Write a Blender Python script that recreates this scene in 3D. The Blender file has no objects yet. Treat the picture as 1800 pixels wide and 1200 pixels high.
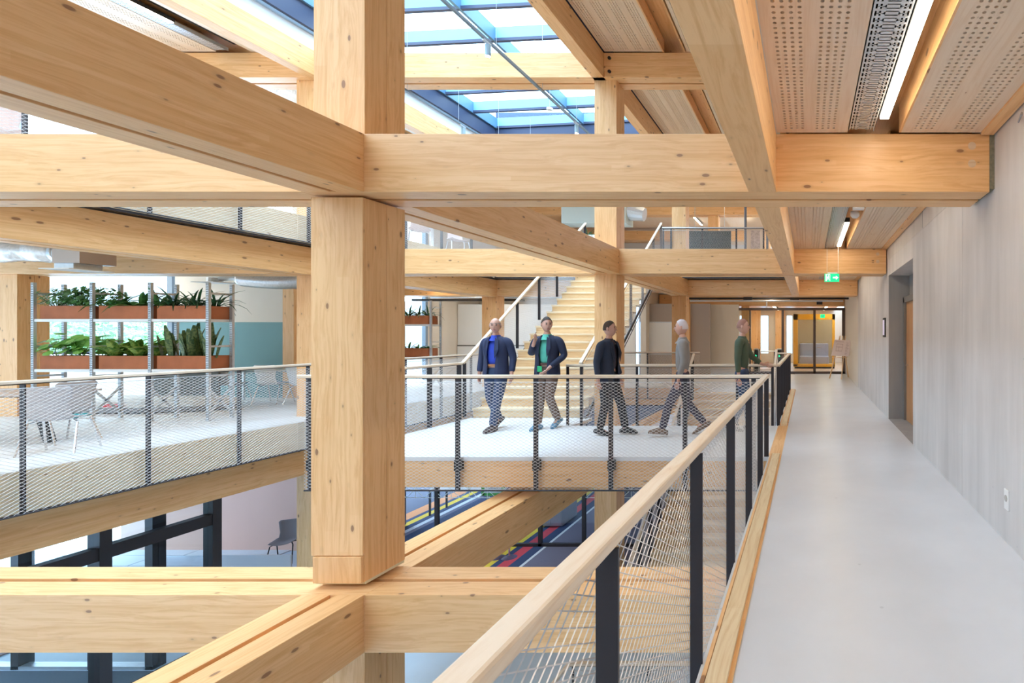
import bpy, math, random
from mathutils import Vector, Matrix
R = random.Random(7)
C = bpy.context.scene.collection
SC = bpy.context.scene
# ------------------------------------------------------------ camera, sky, exposure
cam = bpy.data.objects.new('camera', bpy.data.cameras.new('camera')); C.objects.link(cam)
cam.location = (0, 0, 1.55); cam.rotation_euler = (math.pi/2, 0, 0)
cam.data.sensor_width = 36; cam.data.lens = 18.0
cam.data.shift_x = -(1420-900)/1800; cam.data.shift_y = -(600-587)/1800
cam.data.clip_start = .05; cam.data.clip_end = 400
SC.camera = cam
SC.view_settings.view_transform = 'Standard'; SC.view_settings.look = 'None'
SC.view_settings.exposure = 0.08; SC.view_settings.gamma = 1.0; SC.view_settings.use_curve_mapping = False
W = bpy.data.worlds.new('sky'); SC.world = W; W.use_nodes = True
bgn = W.node_tree.nodes['Background']
# overcast sky: the zenith is about three times as bright as the horizon
_n, _l = W.node_tree.nodes, W.node_tree.links
_tc = _n.new('ShaderNodeTexCoord'); _sp = _n.new('ShaderNodeSeparateXYZ'); _l.new(_tc.outputs['Generated'], _sp.inputs[0])
_mr = _n.new('ShaderNodeMapRange'); _l.new(_sp.outputs[2], _mr.inputs['Value'])
_mr.inputs['To Min'].default_value = 2.2; _mr.inputs['To Max'].default_value = 16.0; _l.new(_mr.outputs[0], bgn.inputs['Strength'])
bgn.inputs['Color'].default_value = (.62, .80, 1.0, 1)
cy = SC.cycles
cy.max_bounces = 10; cy.diffuse_bounces = 6; cy.glossy_bounces = 3; cy.transmission_bounces = 4; cy.transparent_max_bounces = 24
cy.caustics_reflective = False; cy.caustics_refractive = False; cy.sample_clamp_indirect = 6.0

def area(name, loc, sx, sy, power, rot=(0, 0, 0), col=(1, 1, 1)):
    l = bpy.data.lights.new(name, 'AREA'); l.shape = 'RECTANGLE'; l.size = sx; l.size_y = sy; l.energy = power; l.color = col
    o = bpy.data.objects.new(name, l); C.objects.link(o); o.location = loc; o.rotation_euler = rot
    return o
# daylight falling through the roof glazing (above the panes, real sky direction)
# portals guide the sky light through the openings (roof glazing, gap left for light over the rear wall, left facade)
for nm, loc, sx, sy, rot in (('roof_opening', (-6.5, 8.5, 8.7), 5.2, 13, (0, 0, 0)), ('rear_light_gap', (-11.5, -4.2, 6.3), 16, 2.2, (math.pi/2, 0, 0)), ('left_facade', (-19.3, 5, 3.4), 7, 14, (0, -math.pi/2, 0))):
    area(nm, loc, sx, sy, 1, rot).data.cycles.is_portal = True

# ------------------------------------------------------------ materials
def new_mat(name):
    m = bpy.data.materials.new(name); m.use_nodes = True
    return m, m.node_tree.nodes, m.node_tree.links, m.node_tree.nodes['Principled BSDF']
def plain(name, col, rough=.5, metal=0., noise=0., nscale=6., emit=None, estr=0., alpha=None, bump=0.):
    m, n, l, b = new_mat(name)
    b.inputs['Base Color'].default_value = (*col, 1); b.inputs['Roughness'].default_value = rough; b.inputs['Metallic'].default_value = metal
    if noise or bump:
        tc = n.new('ShaderNodeTexCoord'); t = n.new('ShaderNodeTexNoise'); t.inputs['Scale'].default_value = nscale; t.inputs['Detail'].default_value = 5
        l.new(tc.outputs['Object'], t.inputs['Vector'])
        if noise:
            mx = n.new('ShaderNodeMix'); mx.data_type = 'RGBA'; l.new(t.outputs['Fac'], mx.inputs['Factor'])
            mx.inputs['A'].default_value = (*[c*(1-noise) for c in col], 1); mx.inputs['B'].default_value = (*[min(1, c*(1+noise)) for c in col], 1)
            l.new(mx.outputs['Result'], b.inputs['Base Color'])
        if bump:
            bp = n.new('ShaderNodeBump'); bp.inputs['Strength'].default_value = bump; l.new(t.outputs['Fac'], bp.inputs['Height']); l.new(bp.outputs['Normal'], b.inputs['Normal'])
    if emit:
        b.inputs['Emission Color'].default_value = (*emit, 1); b.inputs['Emission Strength'].default_value = estr
    return m
def math_n(n, l, op, a, b=None, c=None):
    x = n.new('ShaderNodeMath'); x.operation = op
    for i, v in enumerate((a, b, c)):
        if v is None: continue
        if isinstance(v, (int, float)): x.inputs[i].default_value = v
        else: l.new(v, x.inputs[i])
    return x.outputs[0]
def wood(name, axis, base=(.74, .53, .31), lam=.042, knots=1., streak=.30, lamdir=None, rough=.42, tone=.22):
    m, n, l, b = new_mat(name)
    tc = n.new('ShaderNodeTexCoord'); oi = n.new('ShaderNodeObjectInfo')
    off = math_n(n, l, 'MULTIPLY', oi.outputs['Random'], 37.)
    sep = n.new('ShaderNodeSeparateXYZ'); l.new(tc.outputs['Object'], sep.inputs[0])
    ax = {'x': 0, 'y': 1, 'z': 2}
    g = sep.outputs[ax[axis]]; oth = [a for a in 'xyz' if a != axis]
    ld = lamdir or ('z' if axis != 'z' else 'x')
    other = [a for a in oth if a != ld][0]
    u = sep.outputs[ax[ld]]; v = sep.outputs[ax[other]]
    g2 = math_n(n, l, 'ADD', g, off)
    def comb(a, bb, c):
        k = n.new('ShaderNodeCombineXYZ'); l.new(a, k.inputs[0]); l.new(bb, k.inputs[1]); l.new(c, k.inputs[2]); return k.outputs[0]
    def mul(a, s): return math_n(n, l, 'MULTIPLY', a, s)
    # grain bends around soft low-frequency waves
    wv = n.new('ShaderNodeTexNoise'); wv.inputs['Scale'].default_value = 1; wv.inputs['Detail'].default_value = 1
    l.new(comb(mul(g2, 1.1), mul(u, 5.), mul(v, 5.)), wv.inputs['Vector'])
    wob = mul(wv.outputs['Fac'], 6.0)
    st = n.new('ShaderNodeTexNoise'); st.inputs['Scale'].default_value = 1; st.inputs['Detail'].default_value = 4; st.inputs['Roughness'].default_value = .65
    l.new(comb(mul(g2, 1.3), math_n(n, l, 'ADD', mul(u, 42.), wob), math_n(n, l, 'ADD', mul(v, 42.), wob)), st.inputs['Vector'])
    li = math_n(n, l, 'FLOOR', math_n(n, l, 'DIVIDE', u, lam))
    w1 = n.new('ShaderNodeTexWhiteNoise'); w1.noise_dimensions = '2D'
    k = n.new('ShaderNodeCombineXYZ'); l.new(li, k.inputs[0]); l.new(off, k.inputs[1]); l.new(k.outputs[0], w1.inputs['Vector'])
    seg = math_n(n, l, 'FLOOR', math_n(n, l, 'ADD', mul(g2, .45), mul(w1.outputs['Value'], 9.)))
    w2 = n.new('ShaderNodeTexWhiteNoise'); w2.noise_dimensions = '3D'
    l.new(comb(li, seg, off), w2.inputs['Vector'])
    vo = n.new('ShaderNodeTexVoronoi'); vo.inputs['Scale'].default_value = 1; vo.inputs['Randomness'].default_value = 1
    l.new(comb(mul(g2, 5.0), mul(u, 11.), mul(v, 11.)), vo.inputs['Vector'])
    vs = n.new('ShaderNodeSeparateColor'); l.new(vo.outputs['Color'], vs.inputs[0])
    size = math_n(n, l, 'MULTIPLY', math_n(n, l, 'POWER', vs.outputs[0], 1.8), .20*knots)
    kn = n.new('ShaderNodeMapRange'); kn.inputs['From Min'].default_value = 0; kn.inputs['From Max'].default_value = .035
    l.new(math_n(n, l, 'SUBTRACT', size, vo.outputs['Distance']), kn.inputs['Value'])
    halo = n.new('ShaderNodeMapRange'); halo.inputs['From Min'].default_value = -.12; halo.inputs['From Max'].default_value = .02
    l.new(math_n(n, l, 'SUBTRACT', size, vo.outputs['Distance']), halo.inputs['Value'])
    hs = math_n(n, l, 'MULTIPLY', halo.outputs[0], math_n(n, l, 'MULTIPLY', vs.outputs[0], .35*knots))
    def mix(fac, A, B):
        x = n.new('ShaderNodeMix'); x.data_type = 'RGBA'
        if isinstance(fac, float): x.inputs['Factor'].default_value = fac
        else: l.new(fac, x.inputs['Factor'])
        for s, val in (('A', A), ('B', B)):
            if isinstance(val, tuple): x.inputs[s].default_value = (*val, 1)
            else: l.new(val, x.inputs[s])
        return x.outputs['Result']
    dark = (base[0]*.80, base[1]*.66, base[2]*.50)
    c0 = mix(mul(w2.outputs['Value'], tone*3.), base, (base[0]*.90, base[1]*.82, base[2]*.70))
    sm = n.new('ShaderNodeMapRange'); sm.inputs['From Min'].default_value = .44; sm.inputs['From Max'].default_value = .66; sm.inputs['To Max'].default_value = streak*2.4
    l.new(st.outputs['Fac'], sm.inputs['Value'])
    c1 = mix(sm.outputs[0], c0, dark)
    c2 = mix(hs, c1, (.50, .26, .12))
    c3 = mix(mul(kn.outputs[0], .8), c2, (.24, .10, .045))
    l.new(c3, b.inputs['Base Color'])
    b.inputs['Roughness'].default_value = rough
    b.inputs['Specular IOR Level'].default_value = .5
    return m
def glass(name, tint=(.93, .97, .97), gloss=.07):
    m, n, l, b = new_mat(name); n.remove(b)
    t = n.new('ShaderNodeBsdfTransparent'); t.inputs[0].default_value = (*tint, 1)
    g = n.new('ShaderNodeBsdfGlossy'); g.inputs['Roughness'].default_value = .02
    lw = n.new('ShaderNodeLayerWeight'); lw.inputs[0].default_value = .5
    sc = math_n(n, l, 'MULTIPLY_ADD', math_n(n, l, 'POWER', lw.outputs['Facing'], 4.), .5, gloss*.5)
    mx = n.new('ShaderNodeMixShader'); l.new(sc, mx.inputs[0]); l.new(t.outputs[0], mx.inputs[1]); l.new(g.outputs[0], mx.inputs[2])
    l.new(mx.outputs[0], n['Material Output'].inputs[0]); return m
def concrete(name, base, streaks=True, rough=.6, amount=.10, spec=.3):
    m, n, l, b = new_mat(name)
    tc = n.new('ShaderNodeTexCoord'); mp = n.new('ShaderNodeMapping'); l.new(tc.outputs['Object'], mp.inputs[0])
    mp.inputs['Scale'].default_value = (3.2, 3.2, .35) if streaks else (.8, .8, .8)
    t = n.new('ShaderNodeTexNoise'); t.inputs['Scale'].default_value = 1.4; t.inputs['Detail'].default_value = 6; t.inputs['Roughness'].default_value = .6; l.new(mp.outputs[0], t.inputs['Vector'])
    t2 = n.new('ShaderNodeTexNoise'); t2.inputs['Scale'].default_value = .9; t2.inputs['Detail'].default_value = 4; l.new(tc.outputs['Object'], t2.inputs['Vector'])
    a = math_n(n, l, 'ADD', math_n(n, l, 'MULTIPLY', t.outputs['Fac'], .6), math_n(n, l, 'MULTIPLY', t2.outputs['Fac'], .4))
    mr = n.new('ShaderNodeMapRange'); mr.inputs['From Min'].default_value = .35; mr.inputs['From Max'].default_value = .65; l.new(a, mr.inputs['Value'])
    mx = n.new('ShaderNodeMix'); mx.data_type = 'RGBA'; l.new(mr.outputs[0], mx.inputs['Factor'])
    mx.inputs['A'].default_value = (*[c*(1-amount) for c in base], 1); mx.inputs['B'].default_value = (*[min(1, c*(1+amount)) for c in base], 1)
    res = mx.outputs['Result']
    if True:   # a few pores and stains
        v = n.new('ShaderNodeTexVoronoi'); v.inputs['Scale'].default_value = 3.2 if not streaks else 5; l.new(tc.outputs['Object'], v.inputs['Vector'])
        q = n.new('ShaderNodeMapRange'); q.inputs['From Min'].default_value = .05; q.inputs['From Max'].default_value = .02; q.inputs['To Max'].default_value = .35; l.new(v.outputs['Distance'], q.inputs['Value'])
        m2 = n.new('ShaderNodeMix'); m2.data_type = 'RGBA'; l.new(q.outputs[0], m2.inputs['Factor']); l.new(res, m2.inputs['A']); m2.inputs['B'].default_value = (*[c*.5 for c in base], 1)
        res = m2.outputs['Result']
    l.new(res, b.inputs['Base Color'])
    b.inputs['Roughness'].default_value = rough; b.inputs['Specular IOR Level'].default_value = spec
    return m
BASE = (.88, .545, .265)
WX, WY, WZ = wood('spruce_along_x', 'x', BASE), wood('spruce_along_y', 'y', BASE), wood('spruce_upright', 'z', BASE, lam=.10)
WR = wood('handrail_ash_x', 'x', (.83, .73, .62), lam=.5, knots=.25, streak=.25); WRY = wood('handrail_ash_y', 'y', (.83, .73, .62), lam=.5, knots=.25, streak=.25)
WSR = wood('stair_riser_shaded_spruce', 'x', (.86, .66, .42), lam=.12, knots=.6)  # darker copy of the tread wood, riser shade put into the colour
WS = wood('stair_tread_lit_spruce', 'x', (.88, .76, .58), lam=.12, knots=.6)  # paler treads, the light on their tops put into the colour
WP = wood('panel_spruce', 'y', (.80, .65, .50), lam=.19, lamdir='x', knots=.5, streak=.16, tone=.08)
WF = wood('fascia_spruce_y', 'y', (.86, .73, .53), lam=.5, knots=.8)
STEEL = plain('graphite_steel', (.030, .026, .032), .45, .2)
NET = plain('stainless_wire', (.72, .70, .70), .4, .35)
CABLE = plain('steel_cable', (.55, .55, .56), .35, .6)
ALU = plain('zinc_steel', (.62, .66, .70), .35, .55, noise=.12, nscale=30)
ALUW = plain('white_shelf_steel', (.82, .85, .88), .4, .1)
CONC = concrete('fair_faced_concrete', (.60, .57, .555), True, .75, .13, .15)
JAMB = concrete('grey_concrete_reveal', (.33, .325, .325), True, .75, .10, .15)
FLOOR = concrete('polished_concrete_floor', (.66, .675, .71), False, .33, .06, .4)
DECK = concrete('pale_deck_floor', (.74, .75, .77), False, .5, .04, .3)
LOWF = concrete('blue_grey_floor', (.56, .68, .80), False, .4, .06, .4)
WHITE = plain('white_plaster', (.80, .80, .79), .8)
CREAM = plain('cream_plaster', (.70, .64, .56), .8, noise=.02)
TEAL = plain('teal_paint', (.165, .32, .34), .7, noise=.04, nscale=2)
PINK = plain('dusty_pink_paint', (.68, .43, .34), .8, noise=.03, nscale=2)
NAVY = plain('navy_steel', (.045, .06, .12), .5)
FIN = plain('pale_blue_fin', (.22, .45, .60), .5)
GL = glass('clear_glass'); GLD = glass('office_glass', (.86, .90, .93), .10)
BLACK = plain('black_metal', (.012, .012, .014), .5)
DARKB = plain('dark_void_felt', (.03, .02, .015), .9)
CORTEN = plain('rusted_steel', (.44, .15, .065), .8, noise=.35, nscale=4)
SOIL = plain('soil', (.05, .03, .02), 1)
LAMP = plain('lamp_diffuser', (1, 1, 1), .5, emit=(1, .86, .66), estr=30)
CHW = plain('white_chair_shell', (.78, .80, .82), .4); CHG = plain('grey_chair_shell', (.48, .45, .46), .5)
BLUEP = plain('blue_seat_pad', (.03, .22, .42), .8); TEALP = plain('teal_seat_pad', (.03, .30, .33), .8)
CHROME = plain('chrome_tube', (.70, .70, .72), .2, .9)

# ------------------------------------------------------------ mesh helpers
class MB:
    def __init__(s): s.v = []; s.f = []
    def add(s, vs, fs):
        k = len(s.v); s.v += [tuple(v) for v in vs]; s.f += [tuple(i+k for i in f) for f in fs]; return s
    def box(s, x0, x1, y0, y1, z0, z1):
        return s.add([(x0,y0,z0),(x1,y0,z0),(x1,y1,z0),(x0,y1,z0),(x0,y0,z1),(x1,y0,z1),(x1,y1,z1),(x0,y1,z1)],
                     [(0,3,2,1),(4,5,6,7),(0,1,5,4),(1,2,6,5),(2,3,7,6),(3,0,4,7)])
    def bar(s, a, b, w, h, up=(0,0,1)):      # rectangular bar from a to b, w across, h along up
        a, b = Vector(a), Vector(b); d = (b-a).normalized(); u = Vector(up)
        sd = d.cross(u)
        if sd.length < 1e-4: sd = d.cross(Vector((1,0,0)))
        sd.normalize(); u = sd.cross(d).normalized()
        vs = [p + sd*(i*w/2) + u*(j*h/2) for p in (a, b) for i, j in ((-1,-1),(1,-1),(1,1),(-1,1))]
        return s.add(vs, [(3,2,1,0),(4,5,6,7),(0,1,5,4),(1,2,6,5),(2,3,7,6),(3,0,4,7)])
    def tube(s, pts, r, n=8, cap=True):
        pts = [Vector(p) for p in pts]; rs = r if isinstance(r, (list, tuple)) else [r]*len(pts)
        k0 = len(s.v); ref = None
        for i, p in enumerate(pts):
            d = (pts[min(i+1, len(pts)-1)] - pts[max(i-1, 0)]).normalized()
            if ref is None:
                ref = d.cross(Vector((0,0,1)))
                if ref.length < 1e-3: ref = d.cross(Vector((1,0,0)))
                ref.normalize()
            ref = (ref - d*ref.dot(d)).normalized(); o = d.cross(ref)
            for j in range(n):
                t = 2*math.pi*j/n; s.v.append(tuple(p + (ref*math.cos(t) + o*math.sin(t))*rs[i]))
        for i in range(len(pts)-1):
            for j in range(n):
                a = k0+i*n+j; b = k0+i*n+(j+1) % n; s.f.append((a, b, b+n, a+n))
        if cap:
            s.f.append(tuple(k0+j for j in range(n-1, -1, -1))); s.f.append(tuple(k0+(len(pts)-1)*n+j for j in range(n)))
        return s
    def poly(s, pts, off):                   # extruded polygon
        n = len(pts); o = Vector(off)
        return s.add([Vector(p) for p in pts] + [Vector(p)+o for p in pts],
                     [tuple(range(n-1, -1, -1)), tuple(range(n, 2*n))] + [(i, (i+1) % n, (i+1) % n+n, i+n) for i in range(n)])
    def ball(s, c, r, n=10, m=7, f=None):
        c = Vector(c); r = Vector(r) if isinstance(r, (tuple, list)) else Vector((r, r, r)); k0 = len(s.v)
        for i in range(m+1):
            a = math.pi*i/m
            for j in range(n):
                t = 2*math.pi*j/n; p = Vector((math.sin(a)*math.cos(t), math.sin(a)*math.sin(t), math.cos(a)))
                if f: p = f(p)
                s.v.append((c.x+p.x*r.x, c.y+p.y*r.y, c.z+p.z*r.z))
        for i in range(m):
            for j in range(n):
                a = k0+i*n+j; b = k0+i*n+(j+1) % n; s.f.append((a, a+n, b+n, b))
        return s
    def mesh(s, name, mat):
        me = bpy.data.meshes.new(name); me.from_pydata(s.v, [], s.f); me.materials.append(mat); me.update(); return me
    def build(s, name, mat, parent=None, bevel=0, smooth=False, kind=None):
        if parent is not None:               # vertices are given in world space, the thing sits at its own base
            L = WORLD.get(parent.name, Vector((0,0,0)))
            s.v = [(v[0]-L.x, v[1]-L.y, v[2]-L.z) for v in s.v]
        o = link(name, s.mesh(name, mat), parent)
        if parent is not None: WORLD[o.name] = WORLD.get(parent.name, Vector((0,0,0)))
        if bevel:
            b = o.modifiers.new('edge', 'BEVEL'); b.width = bevel; b.segments = 2; b.limit_method = 'ANGLE'
        if smooth:
            for p in o.data.polygons: p.use_smooth = True
        if kind: o['kind'] = kind
        return o
WORLD = {}
def link(name, data, parent=None):
    o = bpy.data.objects.new(name, data); C.objects.link(o)
    if parent is not None: o.parent = parent
    return o
def thing(name, label, cat, loc=(0,0,0), rotz=0, group=None, kind=None):
    o = link(name, None); o.location = loc; o.rotation_euler = (0, 0, rotz); o.empty_display_size = .1
    o['label'] = label; o['category'] = cat
    if group: o['group'] = group
    if kind: o['kind'] = kind
    WORLD[o.name] = Vector(loc) if not rotz else Vector((0,0,0))
    return o
def tag(o, label, cat, group=None, kind=None):
    o['label'] = label; o['category'] = cat
    if group: o['group'] = group
    if kind: o['kind'] = kind
    return o
def struct(o): o['kind'] = 'structure'; return o
def dup(root, loc=None, rotz=None, label=None, group=None):
    def cp(o, par):
        c = o.copy(); C.objects.link(c)
        if par is not None: c.parent = par
        for ch in kids.get(o.name, []): cp(ch, c)
        return c
    kids = {}
    for o in root.children_recursive: kids.setdefault(o.parent.name, []).append(o)
    r = cp(root, None)
    if loc is not None: r.location = loc
    if rotz is not None: r.rotation_euler = (0, 0, rotz)
    if label: r['label'] = label
    if group: r['group'] = group
    return r

# ------------------------------------------------------------ grid of the timber frame
Z0, ZL = [-3.65, 0, 3.65], [-.514, 3.136, 6.786]       # floor levels, tops of the beams
BH = .46
ROW = [-1.425, 4.055, 9.53, 15.01, 20.49, 25.97]        # front faces of the cross beams
def xbeam(row, lev, x0, x1, label, planks=2):
    y = ROW[row]; zt = ZL[lev]
    t = thing('glulam_beam', label, 'beam', (x0, y, zt-BH), kind='thing')
    MB().box(x0, x1, y, y+.22, zt-BH, zt).build('plank', WX, t, .004)
    if planks == 2: MB().box(x0, x1, y+.27, y+.49, zt-BH, zt).build('plank', WX, t, .004)
    # packers between the twin planks
    m = MB(); x = x0+.6
    while x < x1-.3 and planks == 2: m.box(x, x+.25, y+.22, y+.27, zt-BH+.08, zt-.06); x += 1.9
    if m.v: m.build('packer', WX, t)
    return t
def ybeam(xr, row0, row1, lev, label, planks=2, y0=None, y1=None, zb=None):
    zt = ZL[lev]; zb = zt-BH if zb is None else zb
    ya = ROW[row0]+.49 if y0 is None else y0; yb = ROW[row1] if y1 is None else y1
    t = thing('glulam_beam', label, 'beam', (xr-.49, ya, zb), kind='thing')
    MB().box(xr-.22, xr, ya, yb, zb, zt).build('plank', WY, t, .004)
    if planks == 2:
        MB().box(xr-.49, xr-.27, ya, yb, zb, zt).build('plank', WY, t, .004)
        m = MB(); y = ya+.6
        while y < yb-.3: m.box(xr-.27, xr-.22, y, y+.25, zb+.08, zt-.06); y += 1.9
        m.build('packer', WY, t)
    return t
def column(xr, row, z0, z1, label, base=False, w=.416):
    y = ROW[row]+.105
    t = thing('glulam_column', label, 'column', (xr-w/2, y+w/2, z0), kind='thing')
    h = w*.52
    MB().box(xr-w, xr, y, y+h, z0+.02, z1).build('upright', WZ, t, .004)
    MB().box(xr-w, xr, y+h+.004, y+w, z0+.02, z1).build('upright', WZ, t, .004)
    MB().box(xr-w-.008+.02, xr+.008-.008, y-.004+.012, y+w-.01, z0, z0+.022).build('foot_plate', plain_cached, t)
    if base:
        MB().box(xr-w-.004, xr-.001, y-.018, y-.001, z0+.24, z1).build('facing_board', WZ, t, .003)
        MB().box(xr-w+.02, xr-.005, y-.03, y, z0+.022, z0+.235).build('base_block', WZ, t, .004)
    return t
plain_cached = plain('plywood_packer', (.75, .68, .5), .7)
XA, XB, XC = -3.60, -9.205, -14.88                       # right faces of the columns
AX, BX = -3.514, -9.12                                   # right faces of the long beams

column(XA, 1, ZL[0]+.03, ZL[1]-BH-.02, 'large square timber column on the crossing of the beams in the middle', base=True)
column(XA, 1, ZL[1], ZL[2]-BH, 'pale timber column rising from the upper beam crossing to the roof beside the skylight')
column(XA, 1, -3.65, ZL[0]-BH, 'timber column under the lower beam crossing, cut by the bottom of the photo')
column(XA, 2, -3.65, ZL[0]-BH, 'ground floor timber column seen below the bridge deck beside the black stair frame')
column(XA, 2, ZL[0], ZL[1]-BH, 'timber column between the wooden stair and the blurred walkers')
column(XA, 2, ZL[1], ZL[2]-BH, 'slim looking timber column under the roof at the right edge of the skylight')
column(XA, 3, ZL[0], ZL[1]-BH, 'timber column behind the white haired walker, before the cream wall')
column(XA, 3, ZL[1], ZL[2]-BH, 'white looking upper timber column left of the dark hanging screen')
column(XB, 2, -3.65, ZL[0]-BH, 'ground floor timber column beside the pink wall and grey chair')
column(XB, 2, ZL[0], ZL[1]-BH, 'timber column standing behind the white chairs and the corner of the bridge rail')
column(XB, 2, ZL[1], ZL[2]-BH, 'upper floor timber column just left of the big middle column')
column(XB, 3, ZL[0], ZL[1]-BH, 'timber column behind the balding man, beside the white screen wall')
column(XC, 2, ZL[0], ZL[1]-BH, 'timber column at the far left beside the planter shelf')
column(-2.35, 4, 0, ZL[1]-BH, 'slender timber column at the edge of the glazed screen', w=.32)
column(-1.9, 5, 3.65, ZL[2]-BH, 'short dark looking timber column far behind the hanging screen')
column(XA, 4, 3.65, ZL[2]-BH, 'timber column far back on the upper floor, half hidden behind a paler column')

xbeam(1, 0, -10.5, XA+.09, 'lower twin cross beam running left from the foot of the middle column')
xbeam(1, 0, XA+.09, -.52, 'lower twin cross beam behind the near handrail and wire net')
xbeam(1, 1, -10.5, AX-.5, 'pale upper twin cross beam left of the middle column')
xbeam(1, 1, AX-.498, 1.44, 'longest twin cross beam spanning from the middle column to the concrete wall')
xbeam(2, 0, -9.7, -.6, 'twin cross beam under the far side of the bridge deck')
xbeam(2, 1, -18.9, BX-.5, 'cross beam above the planter shelf behind the silver duct')
xbeam(2, 1, BX-.5, AX-.5, 'pale cross beam in front of the wooden stair')
xbeam(2, 1, AX-.498, 1.46, 'second cross beam over the corridor behind the exit sign cables')
xbeam(2, 2, BX, -3.80, 'white looking roof beam crossing in front of the skylight')
xbeam(2, 2, -3.798, 1.46, 'roof beam with dark bolts carrying the perforated roof ceiling')
xbeam(2, 2, -16.5, BX-.22, 'roof beam under the perforated ceiling left of the skylight')
xbeam(3, 1, -12.5, BX-.5, 'far cross beam behind the left side of the upper deck')
xbeam(3, 1, BX-.5, -6.35, 'cross beam over the white screen wall left of the stair')
xbeam(3, 1, -4.05, 1.46, 'third cross beam over the corridor just below the exit sign')
xbeam(3, 2, -12.5, 1.46, 'roof beam closing the far end of the skylight')
xbeam(4, 1, -5.95, 1.46, 'thin looking cross beam over the glazed office screen')
xbeam(4, 2, -12.5, 1.46, 'orange roof beam far back above the upper floor rail')
xbeam(5, 2, -12.5, 1.46, 'lowest looking roof beam at the far end of the upper floor')
ybeam(AX, 0, 1, 1, 'big orange twin beam coming from the upper left to the middle column')
ybeam(AX, 1, 2, 1, 'upper twin beam running back from the middle column to the stair')
ybeam(AX, 2, 3, 1, 'upper twin beam beyond the stair column')
ybeam(AX, 0, 1, 0, 'lower twin beam running from the middle column towards the camera')
ybeam(AX, 1, 2, 0, 'lower twin beam running back below the bridge deck')
ybeam(AX, 2, 3, 0, 'lower twin beam behind the blurred walkers')
ybeam(BX, 0, 2, 1, 'twin beam edging the upper deck on the left', zb=2.64, y0=-1)
ybeam(BX, 2, 3, 1, 'short twin beam over the shelf of planters behind the middle column', zb=2.64)
ybeam(BX, 0, 2, 0, 'twin beam edging the lower deck under the left wire net', y0=-1, zb=-1.0)
ybeam(BX, 2, 3, 0, 'twin beam edging the deck beyond the bridge', zb=-1.0)
ybeam(-3.80, 0, 3, 2, 'roof beam along the right edge of the skylight', planks=1)
ybeam(BX, 0, 3, 2, 'roof beam along the left edge of the skylight', planks=1, y0=-1)
for i, lb in enumerate(('timber beam over the corridor nearest the camera', 'timber beam along the corridor beyond the first cross beam', 'timber beam along the corridor behind the exit sign')):
    ybeam(-.25, i, i+1, 1, lb, planks=1)

# ------------------------------------------------------------ slabs, floors, walls
struct(MB().box(-.50, 1.479, -4, 21, -.50, 0).build('floor', FLOOR))
struct(MB().box(-19, -8.93, -2, 12.65, -.45, 0).box(-12.6, -8.93, 12.65, 19.8, -.45, 0).build('floor', DECK))
struct(MB().box(-8.93, -.5, 14.75, 19.8, -.45, 0).build('floor', DECK))
struct(MB().box(-3.05, -.5, 13.72, 14.75, -.40, 0).build('floor', DECK))
struct(MB().box(-19, -8.96, -2, 12.65, 3.18, 3.65).box(-12.6, -8.96, 12.65, 31, 3.18, 3.65).build('floor', DECK))
struct(MB().box(-8.96, -.25, 14.6, 31, 3.18, 3.65).build('floor', DECK))
struct(MB().box(-.40, 1.479, -4, 31, 3.42, 3.65).build('floor', DECK))
struct(MB().box(-100, 12, -6, 80, -3.95, -3.65).build('floor', LOWF))
# the bridge deck with its timber edge
br = thing('bridge_deck', 'pale bridge deck with a timber edge carrying the walkers', 'bridge', (-3.4, 6.46, -.38), kind='thing')
MB().box(-6.25, -.5, 6.46, 8.66, -.05, 0).build('deck_board', DECK, br)
MB().box(-6.25, -4.0, 8.66, 9.5, -.05, 0).build('deck_board', DECK, br)
MB().box(-6.25, -.5, 6.47, 6.67, -.385, -.055).build('edge_beam', WX, br, .004)
MB().box(-6.25, -6.05, 6.67, 9.5, -.385, -.055).build('edge_beam', WY, br, .004)
MB().box(-4.0, -.5, 8.46, 8.66, -.385, -.055).build('edge_beam', WX, br, .004)
MB().box(-6.05, -.5, 6.67, 8.46, -.30, -.06).build('soffit', WP, br)
MB().box(-.50, -.335, 6.55, 8.66, -.03, .002).build('threshold_board', WY, br)
# deck fascias (thin boards on the slab edges)
def fascia(y0, y1, z0, z1, lb):
    t = thing('deck_fascia', lb, 'fascia', (-8.93, y0, z0), kind='thing')
    y = y0
    while y < y1-.1:
        MB().box(-8.96, -8.925, y, min(y+2.74, y1)-.004, z0, z1-.005).build('board', WF, t, .002); y += 2.74
    MB().box(-8.97, -8.92, y0, y1, z0-.03, z0).build('bottom_trim', STEEL, t)
fascia(-2, 14.7, -.48, 0, 'pale timber fascia of the left deck behind the wire net')
fascia(-2, 14.5, 3.17, 3.65, 'pale timber fascia of the upper left deck')
t = thing('deck_fascia', 'pale fascia along the far deck behind the blurred walkers', 'fascia', (-5, 14.72, -.5), kind='thing')
x = -8.9
while x < -3.1: MB().box(x, min(x+2.9, -3.06)-.004, 14.71, 14.745, -.48, -.005).build('board', WX, t); x += 2.9
MB().box(-8.9, -3.05, 14.70, 14.745, -.51, -.48).build('bottom_trim', STEEL, t)
t = thing('deck_fascia', 'timber fascia over the top of the wooden stair', 'fascia', (-5, 14.56, 3.2), kind='thing')
MB().box(-8.9, -6.3, 14.56, 14.598, 3.17, 3.645).build('board', WX, t); MB().box(-4.1, -.45, 14.56, 14.598, 3.17, 3.645).build('board', WX, t)
MB().box(-8.9, -.45, 14.55, 14.598, 3.14, 3.17).build('bottom_trim', STEEL, t)

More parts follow.
